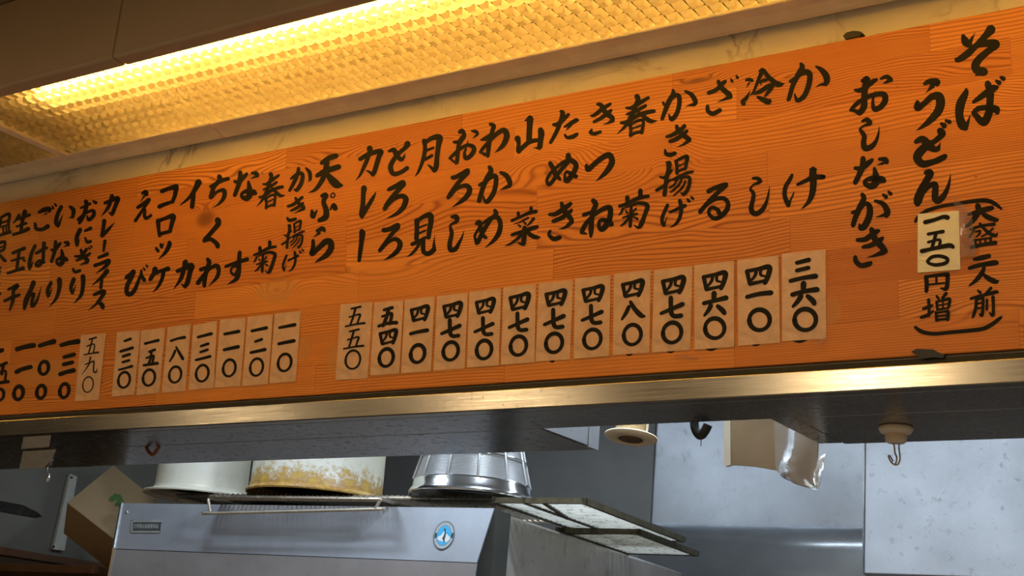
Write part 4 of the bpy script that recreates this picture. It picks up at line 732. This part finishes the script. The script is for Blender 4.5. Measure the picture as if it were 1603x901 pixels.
MB().tube([fl, KP(kx(fl), -.05, zr2), KP(kx(fl), .33, zr2), KP(kx(fr_), .33, zr2), KP(kx(fr_), -.05, zr2), fr_], .0036, 8).tube([KP(kx(fl), -.05, zr2), KP(kx(fr_), -.05, zr2)], .0050, 8).build('frame', M['wire'], e2)
mb = MB(); bars(mb, kx(fl) + .012, kx(fr_) - .012, -.05, .33, zr2 + .004, .0125, .0034); mb.build('grid', M['wire'], e2)
# pots turned upside down
def pot(px, py, halfpx, rc, z, mat, label, off=(0, 0), lean=0):
    c = onZ(px, py, z); dep = (R @ (c - CAM)).z; r = halfpx * dep / F; rb = r * rc
    o = MB().lathe(c, [(r, .0), (r * 1.006, .003), (r * .995, .006), (rb + (r - rb) * .35, .0105), (rb * 1.012, .016), (rb * 1.012, .020), (rb, .024), (rb, .05), (rb * .985, .215), (rb * .93, .232), (.001, .236), (.001, .228), (rb * .92, .224), (rb * .965, .21), (rb * .97, .03), (rb + (r - rb) * .3, .006), (r * .985, -.001)], 96, True).build('stock_pot', mat, smooth=True)
    MB().lathe(c, [(rb * .965, .022), (rb * .955, .20), (.001, .21)], 64, False).build('shaded_inside', M['gap'], o, smooth=True)  # near-black liner: the shade inside the pot put into its colour
    o.data.set_sharp_from_angle(angle=.45)
    return tag(o, label, 'pot', 'enamel pots upside down on the racks')
zp = zg + .0085
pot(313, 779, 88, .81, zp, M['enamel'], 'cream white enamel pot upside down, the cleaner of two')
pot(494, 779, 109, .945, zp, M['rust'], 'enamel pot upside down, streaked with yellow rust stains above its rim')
# strainer turned upside down
c = onZ(737, 781, zg + .0080); dep = (R @ (c - CAM)).z; r = 98 * dep / F
e = empty('strainer', c); tag(e, 'shiny wire mesh strainer upside down beside the stained pot', 'strainer')
MB().lathe(c, [(r, 0), (r * 1.01, .004), (r * .99, .012), (r * .965, .016), (r * .955, .030), (r * .93, .036), (r * .90, .037), (r * .90, .033), (r * .93, .028), (r * .95, .010), (r * .97, .0)], 96).build('rim', M['chrome'], e, smooth=True)
cone = lambda z: r * (.925 - (z - .034) * 1.9)
MB().lathe(c, [(cone(z) * (1 - .12 * max(0, z - .15) / .1), z) for z in (.034, .06, .09, .12, .15, .19, .22)] + [(cone(.22) * .5, .245), (.001, .25)], 96, False).build('mesh_bowl', M['mesh'], e, smooth=True)
zh = .088; MB().tube([c + Vector((math.cos(a) * (cone(zh) + .002), math.sin(a) * (cone(zh) + .002), zh)) for a in [2 * math.pi * k / 64 for k in range(64)]], .0034, 8, closed=True).build('hoop', M['chrome'], e, smooth=True)
for k in range(12):
    a = 2 * math.pi * (k + .35) / 12; MB().tube([c + Vector((math.cos(a) * (cone(z) + .0035), math.sin(a) * (cone(z) + .0035), z)) for z in (.034, .09, .15, .2)], .0024, 8).build('rib', M['ribsteel'], e, smooth=True)
# ribbed white racks on the steel cabinet, sticking out past its side
def ribrack(a0_, a1_, am_, b0, b1, bc, z, h, label):
    o = empty('ribbed_rack', KP((a0_ + a1_) / 2, (b0 + b1) / 2, z)); tag(o, label, 'rack', 'ribbed white racks stacked on the steel cabinet')
    f = MB(); rw = .0095
    for a in (a0_, am_, a1_ - rw): f.kbox(a, a + rw, b0, b1, z, z + h)
    for b in (b0, b1 - rw): f.kbox(a0_, a1_, b, b + rw, z + .0008, z + h - .0008)
    d0, d1 = KP(am_ + .004, bc, z - .0005), KP(a1_ - .10, b0 + .008, z - .0005); f.prism([d0 - KX * .005, d1 - KX * .005, d1 + KX * .005, d0 + KX * .005], (0, 0, .006))
    f.build('frame', M['grease'], o)
    s = MB(); n = int((b1 - b0) / .026)
    for i in range(1, n): b = b0 + (b1 - b0) * i / n; s.kbox(a0_ + .004, a1_ - .004, b, b + .0150, z + h * .20, z + h * .80)
    s.build('slats', M['slat'], o)
ea, eb = onZ(925, 787, 2.0165), onZ(1066, 847, 2.0165); aE = (kx(ea) + kx(eb)) / 2; bA0, bA1 = (ea - K0).dot(KN), (eb - K0).dot(KN)
aM_ = kx(onZ(890, 812, 2.0165)); bC = (onZ(890, 812, 2.0165) - K0).dot(KN)
e3 = onZ(1094, 869, 2.003); bB1 = (e3 - K0).dot(KN); aB = kx(e3)
ribrack(aU - .012, aB, kx(onZ(882, 836, 2.003)), bC + .12, bB1, bC + .14, 2.0, .0140, 'grimy ribbed white rack, the lower of the two on the steel cabinet')
ribrack(aU - .012, aE, aM_, bA0, bA1, bC - .01, 2.0143, .0135, 'ribbed white rack with a greasy frame, the upper of the two')
